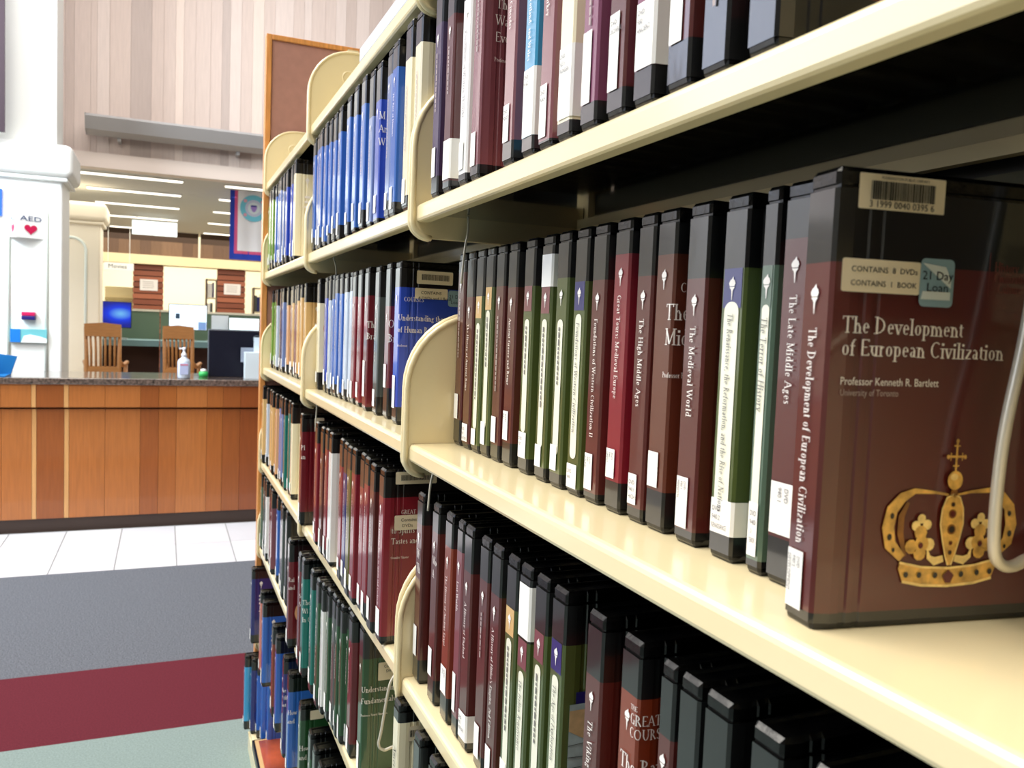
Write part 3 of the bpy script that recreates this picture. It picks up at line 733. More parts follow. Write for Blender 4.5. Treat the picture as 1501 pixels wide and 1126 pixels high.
MB().add([(.2, -.0205, .55), (.26, -.0205, .55), (.26, -.0205, .53), (.245, -.0205, .50), (.23, -.0205, .49), (.215, -.0205, .50), (.2, -.0205, .53)], [(0, 1, 2, 3, 4, 5, 6)]).obj('seal_shield', mat('shield', (170, 140, 220), .7), parent=t)
bx('shield_top', (.2, -.0225, .545), (.26, -.021, .56), mat('shield_blue', (30, 40, 150), .7), parent=t)
for a in (40, 140, 220): 
    MB().add([(.23 + .11 * math.cos(R(a)) + .018 * math.cos(R(q)), -.0175, .53 + .11 * math.sin(R(a)) + .018 * math.sin(R(q))) for q in range(0, 360, 30)], [tuple(range(12))]).obj('seal_mark', mat('seal_coral', (236, 170, 190), .7), parent=t)
MB().tube([(-.02, .01, .8), (.78, .01, .8)], .012, 8).obj('top_rod', RIM, parent=t)

# ------------------------------------------------------------------ book shelving
JY = [-.731, .183, 1.097, 2.011, 2.925]
XF, XB = .311, .562
def deck_profile(x0=XF):
    r_ = .006; p = [(x0 + r_, 0)] + [(x0 + r_ - r_ * math.sin(R(a)), -r_ + r_ * math.cos(R(a))) for a in (30, 60, 90)] + [(x0 + .004 - .004 * math.cos(R(a)), -.020 - .004 * math.sin(R(a))) for a in (0, 45, 90)]
    return p + [(x0 + .016, -.024), (x0 + .016, -.021), (x0 + .012, -.020), (x0 + .012, -.012), (XB - .01, -.012), (XB - .01, -.026), (XB, -.026), (XB, 0)]
def bracket_profile(x0=XF):
    p = []
    cx, cz, rx, rz = x0 + .094, .075, .099, .102
    for a in range(180, 89, -9): p.append((cx + rx * math.cos(R(a)), cz + rz * math.sin(R(a))))
    p += [(XB, .177), (XB, -.044), (x0 + .05, -.044)]
    for a in range(-90, -181, -15): p.append((x0 + .022 + .027 * math.cos(R(a)), -.022 + .022 * math.sin(R(a))))
    return p
brk = {}
def bracket(parent, y, zrel, x0):
    k = round(x0, 3)
    if k not in brk:
        mb = MB(); mb.prism(bracket_profile(x0), -.0022, .0022, 'y')
        cx, cz = x0 + .085, .118                         # pressed ring
        brk[k] = mb.mesh('end_bracket', CREAM)
        r2 = MB(); r2.tube([(cx + .014 * math.cos(R(a)), 0, cz + .014 * math.sin(R(a))) for a in range(0, 361, 20)], .0035, 6); brk[(k, 'r')] = r2.mesh('pressed_ring', CREAM, smooth=True)
        lip = bracket_profile(x0); n = len(lip)
        r3 = MB(); r3.tube([(x, 0, z) for x, z in lip[-7:] + lip[:12]], .0042, 8); brk[(k, 'e')] = r3.mesh('rolled_edge', CREAM, smooth=True)
    o = link('end_bracket', brk[k], parent, (0, y, 0))
    link('pressed_ring', brk[(k, 'r')], o, (0, 0, 0)); link('rolled_edge', brk[(k, 'e')], o)
SEC = {0: 'section nearest the viewer', 1: 'near section', 2: 'middle section', 3: 'far section'}
SHN = {'T': 'top', 'A': 'second', 'B': 'third', 'C': 'fourth', 'D': 'fifth', 'E': 'sixth', 'F': 'bottom'}
SZ = {'T': .463, 'A': .165, 'B': -.160, 'C': -.488, 'D': -.775, 'E': -1.10, 'F': -1.40}
for u in (0, 1, 2, 3):
    ya, yb = JY[u] + .005, JY[u + 1] - .005
    for s_, z in SZ.items():
        if s_ == 'C' and u > 1: z = -.480
        if s_ == 'B' and u > 1: z = -.157
        x0 = XF if s_ != 'F' else .288
        t = thing('steel_shelf', 'cream steel %s shelf of the %s' % (SHN[s_], SEC[u]), 'shelf', (0, ya, FL + z), 0, 'cream steel shelves')
        mb = MB(); mb.prism(deck_profile(x0), .003, yb - ya - .003, 'y'); o = mb.obj('deck', CREAM, parent=t, bevel=0); bx('underside_shade_pan', (x0 + .0125, .004, -.0135), (XB - .0105, yb - ya - .004, -.0121), UNDER, parent=t)  # added dark sheet stands in for the shade below the deck
        if s_ != 'F': bracket(t, 0.0, 0, x0); bracket(t, yb - ya, 0, x0)
for i, y in enumerate(JY[1:]):
    t = thing('steel_upright', ('cream steel upright nearest the viewer', 'cream steel upright between near and middle sections', 'cream steel upright between middle and far sections', 'cream steel upright against the wooden end panel')[i], 'upright', (XB + .002, y - .018 if i < 3 else y - .045, 0), 0, 'steel uprights')
    bx('post', (0, 0, 0), (.036, .036, FL + .93), CREAM, parent=t)
    mb = MB()
    for k in range(34): mb.box(-.0008, .012, .3 + k * .06, 0, .016, .32 + k * .06); mb.box(-.0008, .022, .3 + k * .06, 0, .026, .32 + k * .06)
    o = mb.obj('slots', STEEL, parent=t); o['kind'] = 'stuff'
# rails, and added dark panels standing in for shade between the two sides
for u in (1, 2, 3):
    t = thing('back_panel', 'added dark panel standing in for shade behind the %s' % SEC[u], 'panel', (.604, JY[u] + .02, .1), 0, 'added dark back panels')
    bx('sheet', (0, 0, 0), (.006, .874, 2.1), mat('back_shade_sheet', (16, 15, 13), .5), parent=t)
    for z in (.165, -.157, -.48):
        o = bx('rail', (-.030, 0, FL + z - .1 - .062), (0, .874, FL + z - .1 - .034), STEEL, parent=t)
# wooden end panel
t = thing('wooden_end_panel', 'tall oak-edged brown end panel closing the far end of the shelving', 'panel', (.303, 2.93, 0))
bx('laminate_face', (.018, .006, .0), (.55, .036, FL + .94), LAMIN, parent=t)
bx('front_edge', (0, 0, 0), (.018, .042, FL + .955), WOOD, parent=t, bevel=.002); bx('back_edge', (.55, 0, 0), (.568, .042, FL + .955), WOOD, parent=t, bevel=.002)
bx('top_edge', (.018, 0, FL + .938), (.55, .042, FL + .955), WOOD, parent=t, bevel=.002)
t = thing('shelf_base', 'cream steel plinth under the whole run of shelves', 'plinth', (.285, JY[1], 0)); bx('kick_plate', (0, 0, .012), (.02, 2.73, .074), CREAM, parent=t)
t = thing('flat_binder', 'pale grey flat plastic binder lying on the empty top shelf of the middle section', 'binder', (.314, 1.115, FL + .463))
bx('cover', (0, 0, 0), (.19, .385, .026), mat('binder_grey', (206, 212, 222), .45), parent=t, bevel=.003); bx('pages', (.004, .386, .004), (.186, .388, .022), sm, parent=t)

# ------------------------------------------------------------------ DVD cases on the shelves
CN = dict(pale='pale blue', sage='grey-green', forest='dark green', leaf='bright green', wine='dark red', sky='sky blue', rust='rust brown', steel='greyish blue', royal='deep blue', plum='dark plum', mauve='dusky pink', cyan='light blue')
SP = {}
SP[(1, 'B')] = [
 dict(tb=.9, bb=.135, cov=3, cover=[('Ex', .028, .80, .012), ('A', .028, .74, .012), ('of', .028, .68, .012)], lab=('n', .14, .27)),
 dict(tb=.77, bb=.03, lab=('f', .04, .13), title='The History of Ancient Rome', code=('h', 'DVD', '937', 'HISTORY')),
 dict(tb=.77, bb=.04, block='tan', pill=(.12, .64), lab=('n', .04, .12)),
 dict(tb=.81, bb=.06, block='tan', pill=(.14, .70), lab=('n', .06, .17)),
 dict(tb=.81, bb=.08, cov=0, cover=[('GREAT', .03, .735, .008), ('N', .03, .60, .013), ('in a', .03, .54, .013)], stickers=[(.036, .625, .07, .70, 'plain')], lab=('n', .09, .21)),
 dict(tb=.80, bb=.11, title='Ancient Greece and Rome', lab=('n', .12, .25), code=('v', 'DVD', '937')),
 dict(tb=.80, bb=.07, block='mauve', pill=(.18, .66), lab=('f', .07, .18), code=('h', 'DVD', '937')),
 dict(tb=.79, bb=.06, block='mauve', pill=(.14, .66), lab=('n', .06, .15), toplabel=(.79, .92), art='sun'),
 dict(tb=.82, bb=.06, pill=(.13, .66), lab=('n', .07, .17), stickers=[(.034, .68, .06, .79, 'plain')], art='sun'),
 dict(tb=.80, bb=.03, block='navy', pill=(.14, .68), title='Foundations of Western Civilization', lab=('f', .03, .12), code=('h', 'DVD', '909')),
 dict(tb=.80, bb=.04, title='Foundations of Western Civilization II', tsize=.0060, lab=('n', .05, .18), code=('v', 'DVD', '940', 'FOUND')),
 dict(tb=.88, bb=.11, title='Great Tours: Medieval Europe', tsize=.0063, lab=('n', .12, .22), code=('v', 'DVD', '940.1', 'GREAT')),
 dict(tb=.80, bb=.05, title='The High Middle Ages', tsize=.0068, lab=('n', .06, .16), code=('h', 'DVD', '940.1', 'HIGH')),
 dict(tb=.86, bb=.13, cover=[('COURSES', .004, .745, .0110), ('The', -.009, .64, .0185), ('Midd', -.009, .545, .0185), ('Professor Phi', -.010, .42, .0062)], stickers=[(.0245, .765, .06, .83, ('  4 DVDs',))], lab=('n', .14, .25), art='tan'),
 dict(tb=.78, bb=.045, title='The Medieval World', tsize=.0070, stickers=[(.030, .70, .07, .76, ('  6 DVDs',))], lab=('n', .05, .20), code=('v', 'DVD', '940.1', 'MEDIEVAL')),
 dict(tb=.80, bb=.075, block='navy', pill=(.12, .71), title='The Renaissance, the Reformation, and the Rise of Nations', tsize=.0060, lab=('w', .075, .17), code=('h', 'DVD', '940.2', 'RENAISSANCE'), pillx=.8),
 dict(tb=.80, bb=.04, block='sage', pill=(.17, .70), title='The Terror of History', tsize=.0060, lab=('f', .05, .19), code=('h', 'DVD', '940', '.1', 'TERROR'), pillx=.8),
 dict(tb=.86, bb=.12, title='The Late Middle Ages', tsize=.0066, lab=('f', .13, .26), code=('v', 'DVD', '940.1')),
]
SP[(1, 'C')] = [
 dict(tb=.84, bb=.13, cover=[('W', -.019, .66, .018), ('Th', -.019, .57, .018)], cov=0, lab=('n', .14, .30)),
 dict(tb=.86, bb=.13, cover=[('Wo', -.018, .70, .015), ('A', -.018, .62, .015)], stickers=[(.030, .77, .06, .85, 'plain')], lab=('n', .14, .28)),
 dict(tb=.84, bb=.13, title='The History of Ancient Egypt', lab=('f', .14, .27), code=('v', 'DVD', '932')),
 dict(tb=.86, bb=.1, title='Lost Worlds', lab=('n', .12, .3)),
 dict(tb=.80, bb=.07, title='A History of England', tsize=.0064, lab=('w', .05, .17), code=('h', 'DVD', '942', 'HISTORY')),
 dict(tb=.82, bb=.08, cov=2), dict(tb=.80, bb=.05, title="A History of Hitler's Empire, 2nd Edition", tsize=.0060, lab=('n', .05, .17)),
 dict(tb=.80, bb=.05, block='tan', pill=(.1, .68)), dict(tb=.72, bb=.05, block='mauve', pill=(.1, .60), title='The Italian Renaissance', toplabel=(.73, .93)),
 dict(tb=.80, bb=.05, block='mauve', pill=(.1, .68), art='sun'), dict(tb=.82, bb=.05, block='navy', pill=(.1, .70), art='map', title='The Age of Exploration'),
 dict(tb=.80, bb=.05, title='The Vikings', tsize=.0076, cov=2), dict(tb=.84, bb=.05, cover=[('THE', -.010, .805, .0055), ('GREAT', -.010, .755, .0115), ('COURSES', -.010, .705, .0115), ('The Barbar', -.022, .575, .0175), ('of the Step', -.022, .48, .0175), ('Professor Kenneth', -.022, .35, .0075)], stickers=[(.046, .78, .066, .90, 'plain'), (.046, .70, .06, .77, 'plain')]),
 dict(tb=.80, cov=1), dict(tb=.62), dict(tb=.6), dict(tb=.6), dict(tb=.6)]
SP[(1, 'A')] = [
 dict(tb=.82, bb=.10, lab=('n', .10, .24), cov=0, cover=[('T', .014, .62, .016), ('of', .014, .54, .016)]), dict(tb=.8, bb=.05, lab=('w', .06, .24), cov=2), dict(tb=.8, bb=.05, title='Revolutions of Western Thought', tcol=None, lab=('n', .07, .19)),
 dict(tb=.9, bb=.06, lab=('n', .06, .2), stickers=[(.012, .80, .066, .90, ('CONTAINS 1',))], cover=[('The W', .013, .70, .0155), ('Was N', .013, .615, .0155), ('Events', .013, .53, .0155), ('Professor J', .013, .43, .0065)]),
 dict(tb=.8, bb=.09, title='The Crusades', lab=('n', .09, .23), code=('h', 'DVD', '909.07')), dict(tb=.8, bb=.07, title='Ireland, Scotland, and Wales', lab=('w', .07, .31), code=('h', 'DVD', '914.2')),
 dict(tb=.8, bb=.03, title='Greece and Turkey', lab=('n', .04, .22), code=('h', 'DVD', '914.9')), dict(tb=.9, bb=.06, title='Pt. 2 and 3', tsize=.012, tcol=mat('dim_ink', (90, 90, 100), .6), lab=('w', .07, .3), code=('h', 'DVD', '523.1', 'WONDERS')),
 dict(tb=.8, bb=.08, lab=('n', .08, .30)), dict(tb=.8, bb=.08, lab=('n', .08, .30), code=('h', 'DVD', 'DISCOVERING')), dict(tb=.8, bb=.10, lab=('w', .10, .28), code=('h', 'DVD', '930', 'ANCIENT')),
 dict(tb=.8, bb=.12, lab=('n', .12, .32), code=('h', 'DVD', '930', 'GREAT')), dict(tb=.5, bb=.4, lab=('f', .42, .6)), dict(tb=.8, bb=.14, lab=('w', .15, .34), code=('v', 'DVD', '930'))]
SP[(2, 'B')] = {0: dict(cov=0, art='red', tb=.78, bb=.16), 10: dict(art='oval', tb=.80, cover=[('The', -.016, .58, .017), ('Brai', -.016, .48, .017)], stickers=[(.013, .70, .045, .80, 'plain')], lab=('n', .1, .35)), 9: dict(cov=2, stickers=[(.02, .86, .05, .94, 'plain')]),
 12: dict(bb=.2, tb=.72, cover=[('Opti', -.016, .585, .019), ('Brai', -.016, .47, .019)], stickers=[(.008, .68, .05, .86, ('Ca',))], lab=('n', .2, .35)),
 13: dict(tb=.84, bb=.11, cover=[('COURSES', .006, .755, .010), ('Understanding the', -.010, .61, .0135), ('of Human Body', -.010, .52, .0135), ('Professor', -.010, .41, .006)], stickers=[(.026, .865, .086, .945, 'bar'), (.0235, .775, .078, .84, ('   CONTAINS', ' 4 DVDs and 1 Book')), (.079, .735, .105, .835, 'day')], lab=('n', .1, .3))}
SP[(2, 'C')] = {0: dict(tb=.84, cov=0, cover=[('Pl', -.012, .68, .0165), ('an', -.012, .58, .0165)], stickers=[(.028, .90, .05, .965, 'plain')], lab=('n', .04, .2)), 4: dict(tb=.85, torch_s=False),
 12: dict(tb=.84, bb=.05, title='The Everyday Guide to Spirits and Cocktails', tsize=.0062, cover=[('GREAT', .026, .745, .0095), ('to Spirits', .012, .61, .0135), ('Tastes and', .012, .535, .0135), ('Jennifer Simone', .012, .43, .0055)],
          stickers=[(.016, .915, .080, .985, 'bar'), (.016, .655, .075, .74, ('   Contains', '    DVDs'))], lab=('f', .05, .2))}
SP[(2, 'D')] = {0: dict(cover=[('Rai', -.014, .62, .015), ('and', -.014, .53, .015)], art='oval'), 1: dict(cover=[('Se', -.014, .62, .015), ('Se', -.014, .53, .015)]), 2: dict(cover=[('The', -.014, .62, .015), ('Wi', -.014, .53, .015), ('In Y', -.014, .44, .015)]), 3: dict(title='The Art of Traveling the New Era', tsize=.0062),
 4: dict(title='45 Masterpieces of the Ancient World', tsize=.0062), 11: dict(cov=0), 12: dict(tb=.78, bb=.03, cover=[('Understanding', -.008, .56, .0145), ('Fundamentals', -.008, .465, .0145), ('Professor Nancy Simmons', -.008, .36, .006)], stickers=[(.026, .63, .075, .75, ('   Contains', '     DVDs'))], lab=('n', .02, .2))}
SP[(3, 'E')] = {5: dict(cover=[('The', -.012, .66, .015), ('of the', -.012, .57, .015), ('Past', -.012, .48, .015)], cov=0)}
SP[(2, 'E')] = {0: dict(cover=[('How', -.015, .62, .016), ('and', -.015, .52, .016)]), 1: dict(cover=[('How', -.015, .60, .016), ('and', -.015, .50, .016)], stickers=[(.02, .86, .05, .94, 'plain'), (.02, .72, .05, .79, 'plain')])}
SP[(2, 'A')] = {10: dict(tb=.70), 11: dict(tb=.76, cover=[('M', -.012, .64, .017), ('An', -.012, .54, .017), ('W', -.012, .44, .017)], stickers=[(.012, .9, .03, .98, 'plain')]), 13: dict(tb=.84, title='The Rise of Humans', tsize=.0066), 14: dict(torch_s=False), 15: dict(torch_s=False),
 7: dict(cover=[('H', .012, .62, .014), ('in', .012, .54, .014)]), 8: dict(cover=[('E', .012, .54, .012), ('de', .012, .48, .012), ('N', .012, .36, .012)]), 9: dict(cover=[('T', .012, .60, .012), ('F', .012, .54, .012), ('d', .012, .48, .012)])}
SP[(1, 'D')] = {0: dict(tb=.9, title='America and', tsize=.012, tcol=INK, torch_s=False, stickers=[(.013, .80, .03, .88, 'bar')])}
ROWS = []
def row(*a): ROWS.append(a)
row(1, 'A', 0.315, 0.315, 0.263, [(1.041,'plum'), (0.993,'maroon'), (0.933,'white'), (0.893,'mauve'), (0.797,'mauve'), (0.747,'sky'), (0.708,'mauve'), (0.669,'cream'), (0.625,'purple'), (0.581,'maroon'), (0.541,'purple'), (0.497,'maroon'), (0.457,'black'), (0.412,'maroon')])
row(2, 'A', 0.315, 0.315, 0.263, [(2.000,'blue'), (1.942,'blue'), (1.899,'blue'), (1.836,'blue'), (1.802,'blue'), (1.736,'blue'), (1.681,'blue'), (1.599,'blue'), (1.524,'blue'), (1.463,'blue'), (1.419,'steel'), (1.370,'royal'), (1.296,'steel'), (1.264,'blue'), (1.174,'cream'), (1.131,'cream')])
row(3, 'A', 0.315, 0.315, 0.263, [(2.899,'leaf'), (2.710,'blue'), (2.576,'steel'), (2.439,'royal'), (2.276,'cream')])
row(1, 'B', 0.373, 0.373, 0.263, [(1.088,'maroon'), (1.052,'maroon'), (1.016,'green'), (0.982,'green'), (0.946,'maroon'), (0.908,'maroon'), (0.860,'green'), (0.814,'green'), (0.776,'green'), (0.736,'green'), (0.699,'maroon'), (0.658,'crimson'), (0.618,'maroon'), (0.588,'brown'), (0.545,'maroon'), (0.500,'green'), (0.458,'sage'), (0.437,'maroon')])
row(2, 'B', 0.335, 0.345, 0.263, [(2.000,'cream'), (1.913,'royal'), (1.853,'pale'), (1.826,'blue'), (1.796,'blue'), (1.754,'blue'), (1.705,'pale'), (1.670,'pale'), (1.641,'crimson'), (1.592,'crimson'), (1.517,'wine'), (1.444,'grey'), (1.387,'wine'), (1.310,'royal')])
row(3, 'B', 0.335, 0.345, 0.263, [(2.905,'leaf'), (2.771,'pale'), (2.703,'plum'), (2.646,'steel'), (2.564,'peach'), (2.505,'mauve'), (2.459,'tan'), (2.416,'mauve'), (2.379,'tan'), (2.335,'tan')])
row(1, 'C', 0.325, 0.325, 0.263, [(1.088,'maroon'), (1.018,'maroon'), (0.964,'rust'), (0.919,'mauve'), (0.893,'maroon'), (0.841,'maroon'), (0.806,'maroon'), (0.764,'green'), (0.731,'green'), (0.694,'green'), (0.657,'green'), (0.590,'maroon'), (0.534,'rust'), (0.481,'maroon'), (0.458,'maroon'), (0.430,'black'), (0.384,'black'), (0.334,'black')])
row(2, 'C', 0.304, 0.304, 0.268, [(2.000,'wine'), (1.816,'crimson'), (1.736,'maroon'), (1.692,'crimson'), (1.647,'white'), (1.540,'crimson'), (1.493,'navy'), (1.448,'olive'), (1.411,'crimson'), (1.366,'crimson'), (1.323,'crimson'), (1.272,'maroon'), (1.223,'crimson')])
row(3, 'C', 0.312, 0.322, 0.263, [(2.905,'tan'), (2.838,'pale'), (2.752,'tan'), (2.611,'peach'), (2.545,'steel'), (2.426,'teal'), (2.298,'cream')])
row(1, 'D', 0.300, 0.300, 0.263, [(1.088,'cream'), (0.988,'black'), (0.924,'green'), (0.855,'black')])
row(2, 'D', 0.280, 0.318, 0.263, [(2.000,'wine'), (1.876,'wine'), (1.823,'teal'), (1.735,'teal'), (1.664,'forest'), (1.628,'white'), (1.602,'forest'), (1.563,'grey'), (1.521,'forest'), (1.499,'forest'), (1.473,'forest'), (1.453,'wine'), (1.392,'forest')])
row(3, 'D', 0.312, 0.312, 0.263, [(2.905,'sage'), (2.812,'grey'), (2.755,'white'), (2.692,'wine'), (2.605,'mauve'), (2.508,'blue'), (2.417,'plum'), (2.361,'grey'), (2.300,'black')])
row(2, 'E', 0.285, 0.285, 0.263, [(1.999,'blue'), (1.832,'forest'), (1.689,'forest'), (1.621,'forest'), (1.558,'forest'), (1.499,'navy'), (1.430,'black'), (1.361,'black'), (1.292,'black')])
row(3, 'E', 0.285, 0.285, 0.263, [(2.905,'navy'), (2.641,'salmon'), (2.544,'blue'), (2.337,'rust'), (2.245,'blue'), (2.106,'navy')])
row(3, 'F', 0.270, 0.329, 0.263, [(2.905,'cyan'), (2.866,'navy'), (2.828,'blue'), (2.790,'blue'), (2.752,'blue')])

def art(kind, rt, t, h, yc):
    y = yc - .0004
    def flat(nm, pts, mt, dy=0, holder=rt): return MB().add([(a, y - dy, b * h) for a, b in pts], [tuple(range(len(pts)))]).obj(nm, mt, parent=holder)
    if kind == 'sun':
        flat('cover_field', [(.012, .05), (.05, .05), (.05, .66), (.012, .66)], pm('cream')); flat('cover_picture', [(.012, .30), (.05, .30), (.05, .66), (.012, .66)], pm('black'), .0003)
        flat('cover_sky', [(.012, .44), (.02, .47), (.026, .44), (.034, .50), (.042, .46), (.05, .50), (.05, .64), (.012, .64)], pm('orange'), .0006)
        for k in range(3): flat('cover_glow', [(.015 + k * .012, .36), (.020 + k * .012, .36), (.020 + k * .012, .42), (.015 + k * .012, .42)], pm('orange'), .0006)
    if kind == 'tan': flat('cover_picture', [(.0245, .131), (.05, .131), (.05, .52), (.0415, .42), (.0325, .28)], pm('tan'), 0); e = MB(); e.add([(.031, y - .0006, .21 * h), (.041, y - .0006, .214 * h), (.041, y - .0006, .222 * h), (.031, y - .0006, .218 * h), (.0345, y - .0006, .19 * h), (.0365, y - .0006, .19 * h), (.0385, y - .0006, .245 * h), (.0365, y - .0006, .245 * h)], [(0, 1, 2, 3), (4, 5, 6, 7)]); e.obj('cross_mark', INK, parent=rt)
    if kind == 'map':
        flat('cover_field', [(.012, .05), (.06, .05), (.06, .66), (.012, .66)], pm('navy')); flat('map_picture', [(.006, .0), (.06, .0), (.06, .62), (.006, .62)], mat('map_sea', (176, 198, 200), .4, coat=1, noise=.3, nscale=45), .0003)
        flat('map_land', [(.006, .53), (.02, .50), (.03, .52), (.06, .50), (.06, .60), (.006, .60)], mat('map_land', (222, 190, 140), .4, coat=1, noise=.25, nscale=60), .0006); flat('map_mark', [(.026, .44), (.05, .44), (.05, .49), (.026, .49)], pm('rust'), .0009)
        flat('map_island', [(.01, .16), (.02, .12), (.045, .12), (.05, .19), (.03, .23), (.012, .21)], mat('map_pink', (170, 110, 110), .4, coat=1, noise=.25, nscale=60), .0006)
        e = MB()
        for k in range(6): e.tube([(.006, y - .0008, (.28 + k * .04) * h), (.03, y - .0008, (.275 + k * .04 + (k % 2) * .01) * h), (.058, y - .0008, (.29 + k * .04) * h)], .0003, 4)
        e.obj('map_lines', INK, parent=rt)
    if kind == 'oval': flat('cover_picture', [(.03 + .016 * math.cos(R(a)), .33 + .09 * math.sin(R(a))) for a in range(0, 360, 20)], pm('peach'))
    if kind == 'red':
        flat('cover_field', [(.012, .16), (.08, .16), (.08, .44), (.012, .44)], pm('cream')); flat('cover_picture', [(.012, .50), (.03, .44), (.05, .46), (.08, .42), (.08, .78), (.012, .78)], pm('orange')); flat('cover_shape', [(.03 + .02 * math.cos(R(a)), .55 + .08 * math.sin(R(a))) for a in range(0, 360, 20)], pm('salmon'), .0003)

for (u, s_, xa, xb, h, ents) in ROWS:
    zs = SZ[s_]
    if s_ == 'C' and u > 1: zs = -.480
    if s_ == 'B' and u > 1: zs = -.157
    sp = SP.get((u, s_), {}); ny = JY[u] + .01; grp = 'DVD cases on the %s shelf of the %s' % (SHN[s_], SEC[u])
    lst = []
    for i, (Y, c) in enumerate(ents):
        nxt = ents[i + 1][0] if i + 1 < len(ents) else Y - (.045 if (u, s_) not in ((3, 'B'), (2, 'E'), (2, 'D')) or (u, s_) == (2, 'D') else .12)
        g = Y - nxt; d = sp[i] if isinstance(sp, list) else sp.get(i)
        n = 1 if d is not None or (u, s_) in ((3, 'E'), (3, 'F')) else max(1, int(round(g / .068)))
        for k in range(n): lst.append((Y - g * k / n, g / n, c, dict(d or {}), i / max(1, len(ents) - 1)))
    for i, (Y, g, c, d, f) in enumerate(lst):
        ttl = d.get('title') or (' '.join(x_[0] for x_ in d['cover'][-3:-1]) if d.get('cover') and len(d['cover']) > 2 else None)
        cn = CN.get(c, c)
        lb = '%s DVD case, %s from the left on the %s shelf of the %s' % (cn, ORD[i], SHN[s_], SEC[u])
        if d.get('title'): lb = '%s DVD case with spine title %s, %s shelf, %s' % (cn, d['title'].replace(',', '').replace(':', ''), SHN[s_], SEC[u])
        wds = lb.split()
        if len(wds) > 16: lb = ' '.join(('%s DVD case titled %s, %s shelf' % (cn, d['title'].replace(',', '').replace(':', ''), SHN[s_])).split()[:16])
        t = min(.029, g - .003) if u == 1 else min(.031, g - .003)
        ak = d.pop('art', None)
        if u == 2 and d.get('cover'): d['cover'] = [(c_[0], max(c_[1], -.003), c_[2], c_[3]) for c_ in d['cover']]
        if d.get('tb') is None: d['tb'] = rnd.uniform(.78, .86)
        if d.get('bb') is None: d['bb'] = rnd.uniform(.03, .13)
        if u > 1 and not d.get('cover') and 'cov' not in d: d['cov'] = rnd.choice((0, 2, 3))
        xs = xa + (xb - xa) * f + rnd.uniform(-.003, .003) * (u > 1)
        rt, yc = case(lb, grp, Y, t, xs, zs, h * (rnd.uniform(.992, 1.006) if u > 1 else 1), c, **d)
        if ak: art(ak, rt, t, h, yc)

# the large case with the crown at the right
H = .258; TH = R(8)
rt, yc = case('dark maroon DVD case with a golden crown, titled The Development of European Civilization', 'DVD cases on the third shelf of the near section', .3768, .0285, .3375, -.162, H, 'maroon', tb=.80, bb=.045, rotz=TH,
              title='The Development of European Civilization', tsize=.0072, lab=('n', .04, .17), code=('v', 'DVD', '940.2', 'DEVELOPMENT'))
U0 = .0118                                                  # start of the flat cover
e = MB()
for txt, u, v, sz in (('The Development', -.006, .1683, .0090), ('of European Civilization', -.0055, .1560, .0090)):
    qs, wd = serif(txt, sz); k = {'T': .0800, 'o': .1085}[txt[0]] / wd
    place(e, qs, lambda a, b: (U0 + u + a * k, yc, v + b))
e.obj('cover_title', TXT, parent=rt)
e = MB(); qs, wd = sans('Professor Kenneth R. Bartlett', .0062); place(e, qs, lambda a, b: (U0 - .005 + a * .0645 / wd, yc, .1397 + b)); e.obj('professor_name', TXT, parent=rt)
e = MB(); qs, wd = sans('University of Toronto', .0052); place(e, qs, lambda a, b: (U0 - .0047 + a * .0378 / wd, yc, .1338 + b)); e.obj('university_name', LAV, parent=rt)
e = MB()
for i, ln in enumerate(('Subcategory', 'Civilization', '& Culture')):
    qs, wd = serif(ln.replace('Subcategory', 'History').replace('&', ' '), .0052); place(e, qs, lambda a, b: (U0 + .092 + a, yc, .2065 - i * .006 + b))
e.add([(U0 + .0885, yc, .192), (U0 + .0888, yc, .192), (U0 + .0888, yc, .217), (U0 + .0885, yc, .217)], [(0, 1, 2, 3)])
e.obj('series_text', mat('dim_print', (130, 60, 56), .5), parent=rt)
def lbl(nm, u0, v0, u1, v1, mt, r_=.0008, dy=.0004):
    P = [(U0 + u0 + a, yc - dy, v0 + b) for a, b in rrect(u1 - u0, v1 - v0, r_)]
    return MB().add(P, [tuple(range(len(P)))]).obj(nm, mt, parent=rt)
o = lbl('barcode_label', -.001, .2355, .0545, .2545, STICK)
e = MB(); x = .0065; yt = yc - .0008
while x < .0475:
    l_ = rnd.choice((.0004, .0006, .0010)); e.add([(U0 + x, yt, .2408), (U0 + x + l_, yt, .2408), (U0 + x + l_, yt, .2508), (U0 + x, yt, .2508)], [(0, 1, 2, 3)]); x += l_ + rnd.choice((.0004, .0006))
e.obj('barcode', INK, parent=o)
e = MB(); qs, wd = sans('3 1999 0040 0395 6', .0052); place(e, qs, lambda a, b: (U0 + .0055 + a * .042 / wd, yt, .2366 + b)); qs, wd = sans('PLEASANTON PUBLIC LIBRARY', .0022); place(e, qs, lambda a, b: (U0 + .0125 + a * .031 / wd, yt, .2519 + b)); e.obj('label_text', INK, parent=o)
o = lbl('contents_label', -.0085, .1905, .0420, .2085, STICK, .0015)
e = MB()
for ln, v in (('CONTAINS  8  DVDs', .2015), ('CONTAINS  1  BOOK', .1940)):
    qs, wd = sans(ln, .0048); place(e, qs, lambda a, b: (U0 - .003 + a * .0425 / wd, yt, v + b * .9))
e.obj('label_text', INK, parent=o)
o = lbl('loan_sticker', .0415, .1845, .0640, .2112, STICKB, .003, .0008)
MB().add([(U0 + .0425, yc - .0010, .2085), (U0 + .062, yc - .0010, .195), (U0 + .062, yc - .0010, .2), (U0 + .058, yc - .0010, .207)], [(0, 1, 2, 3)]).obj('pale_stripe', mat('stripe_white', (222, 232, 232), .4), parent=o)
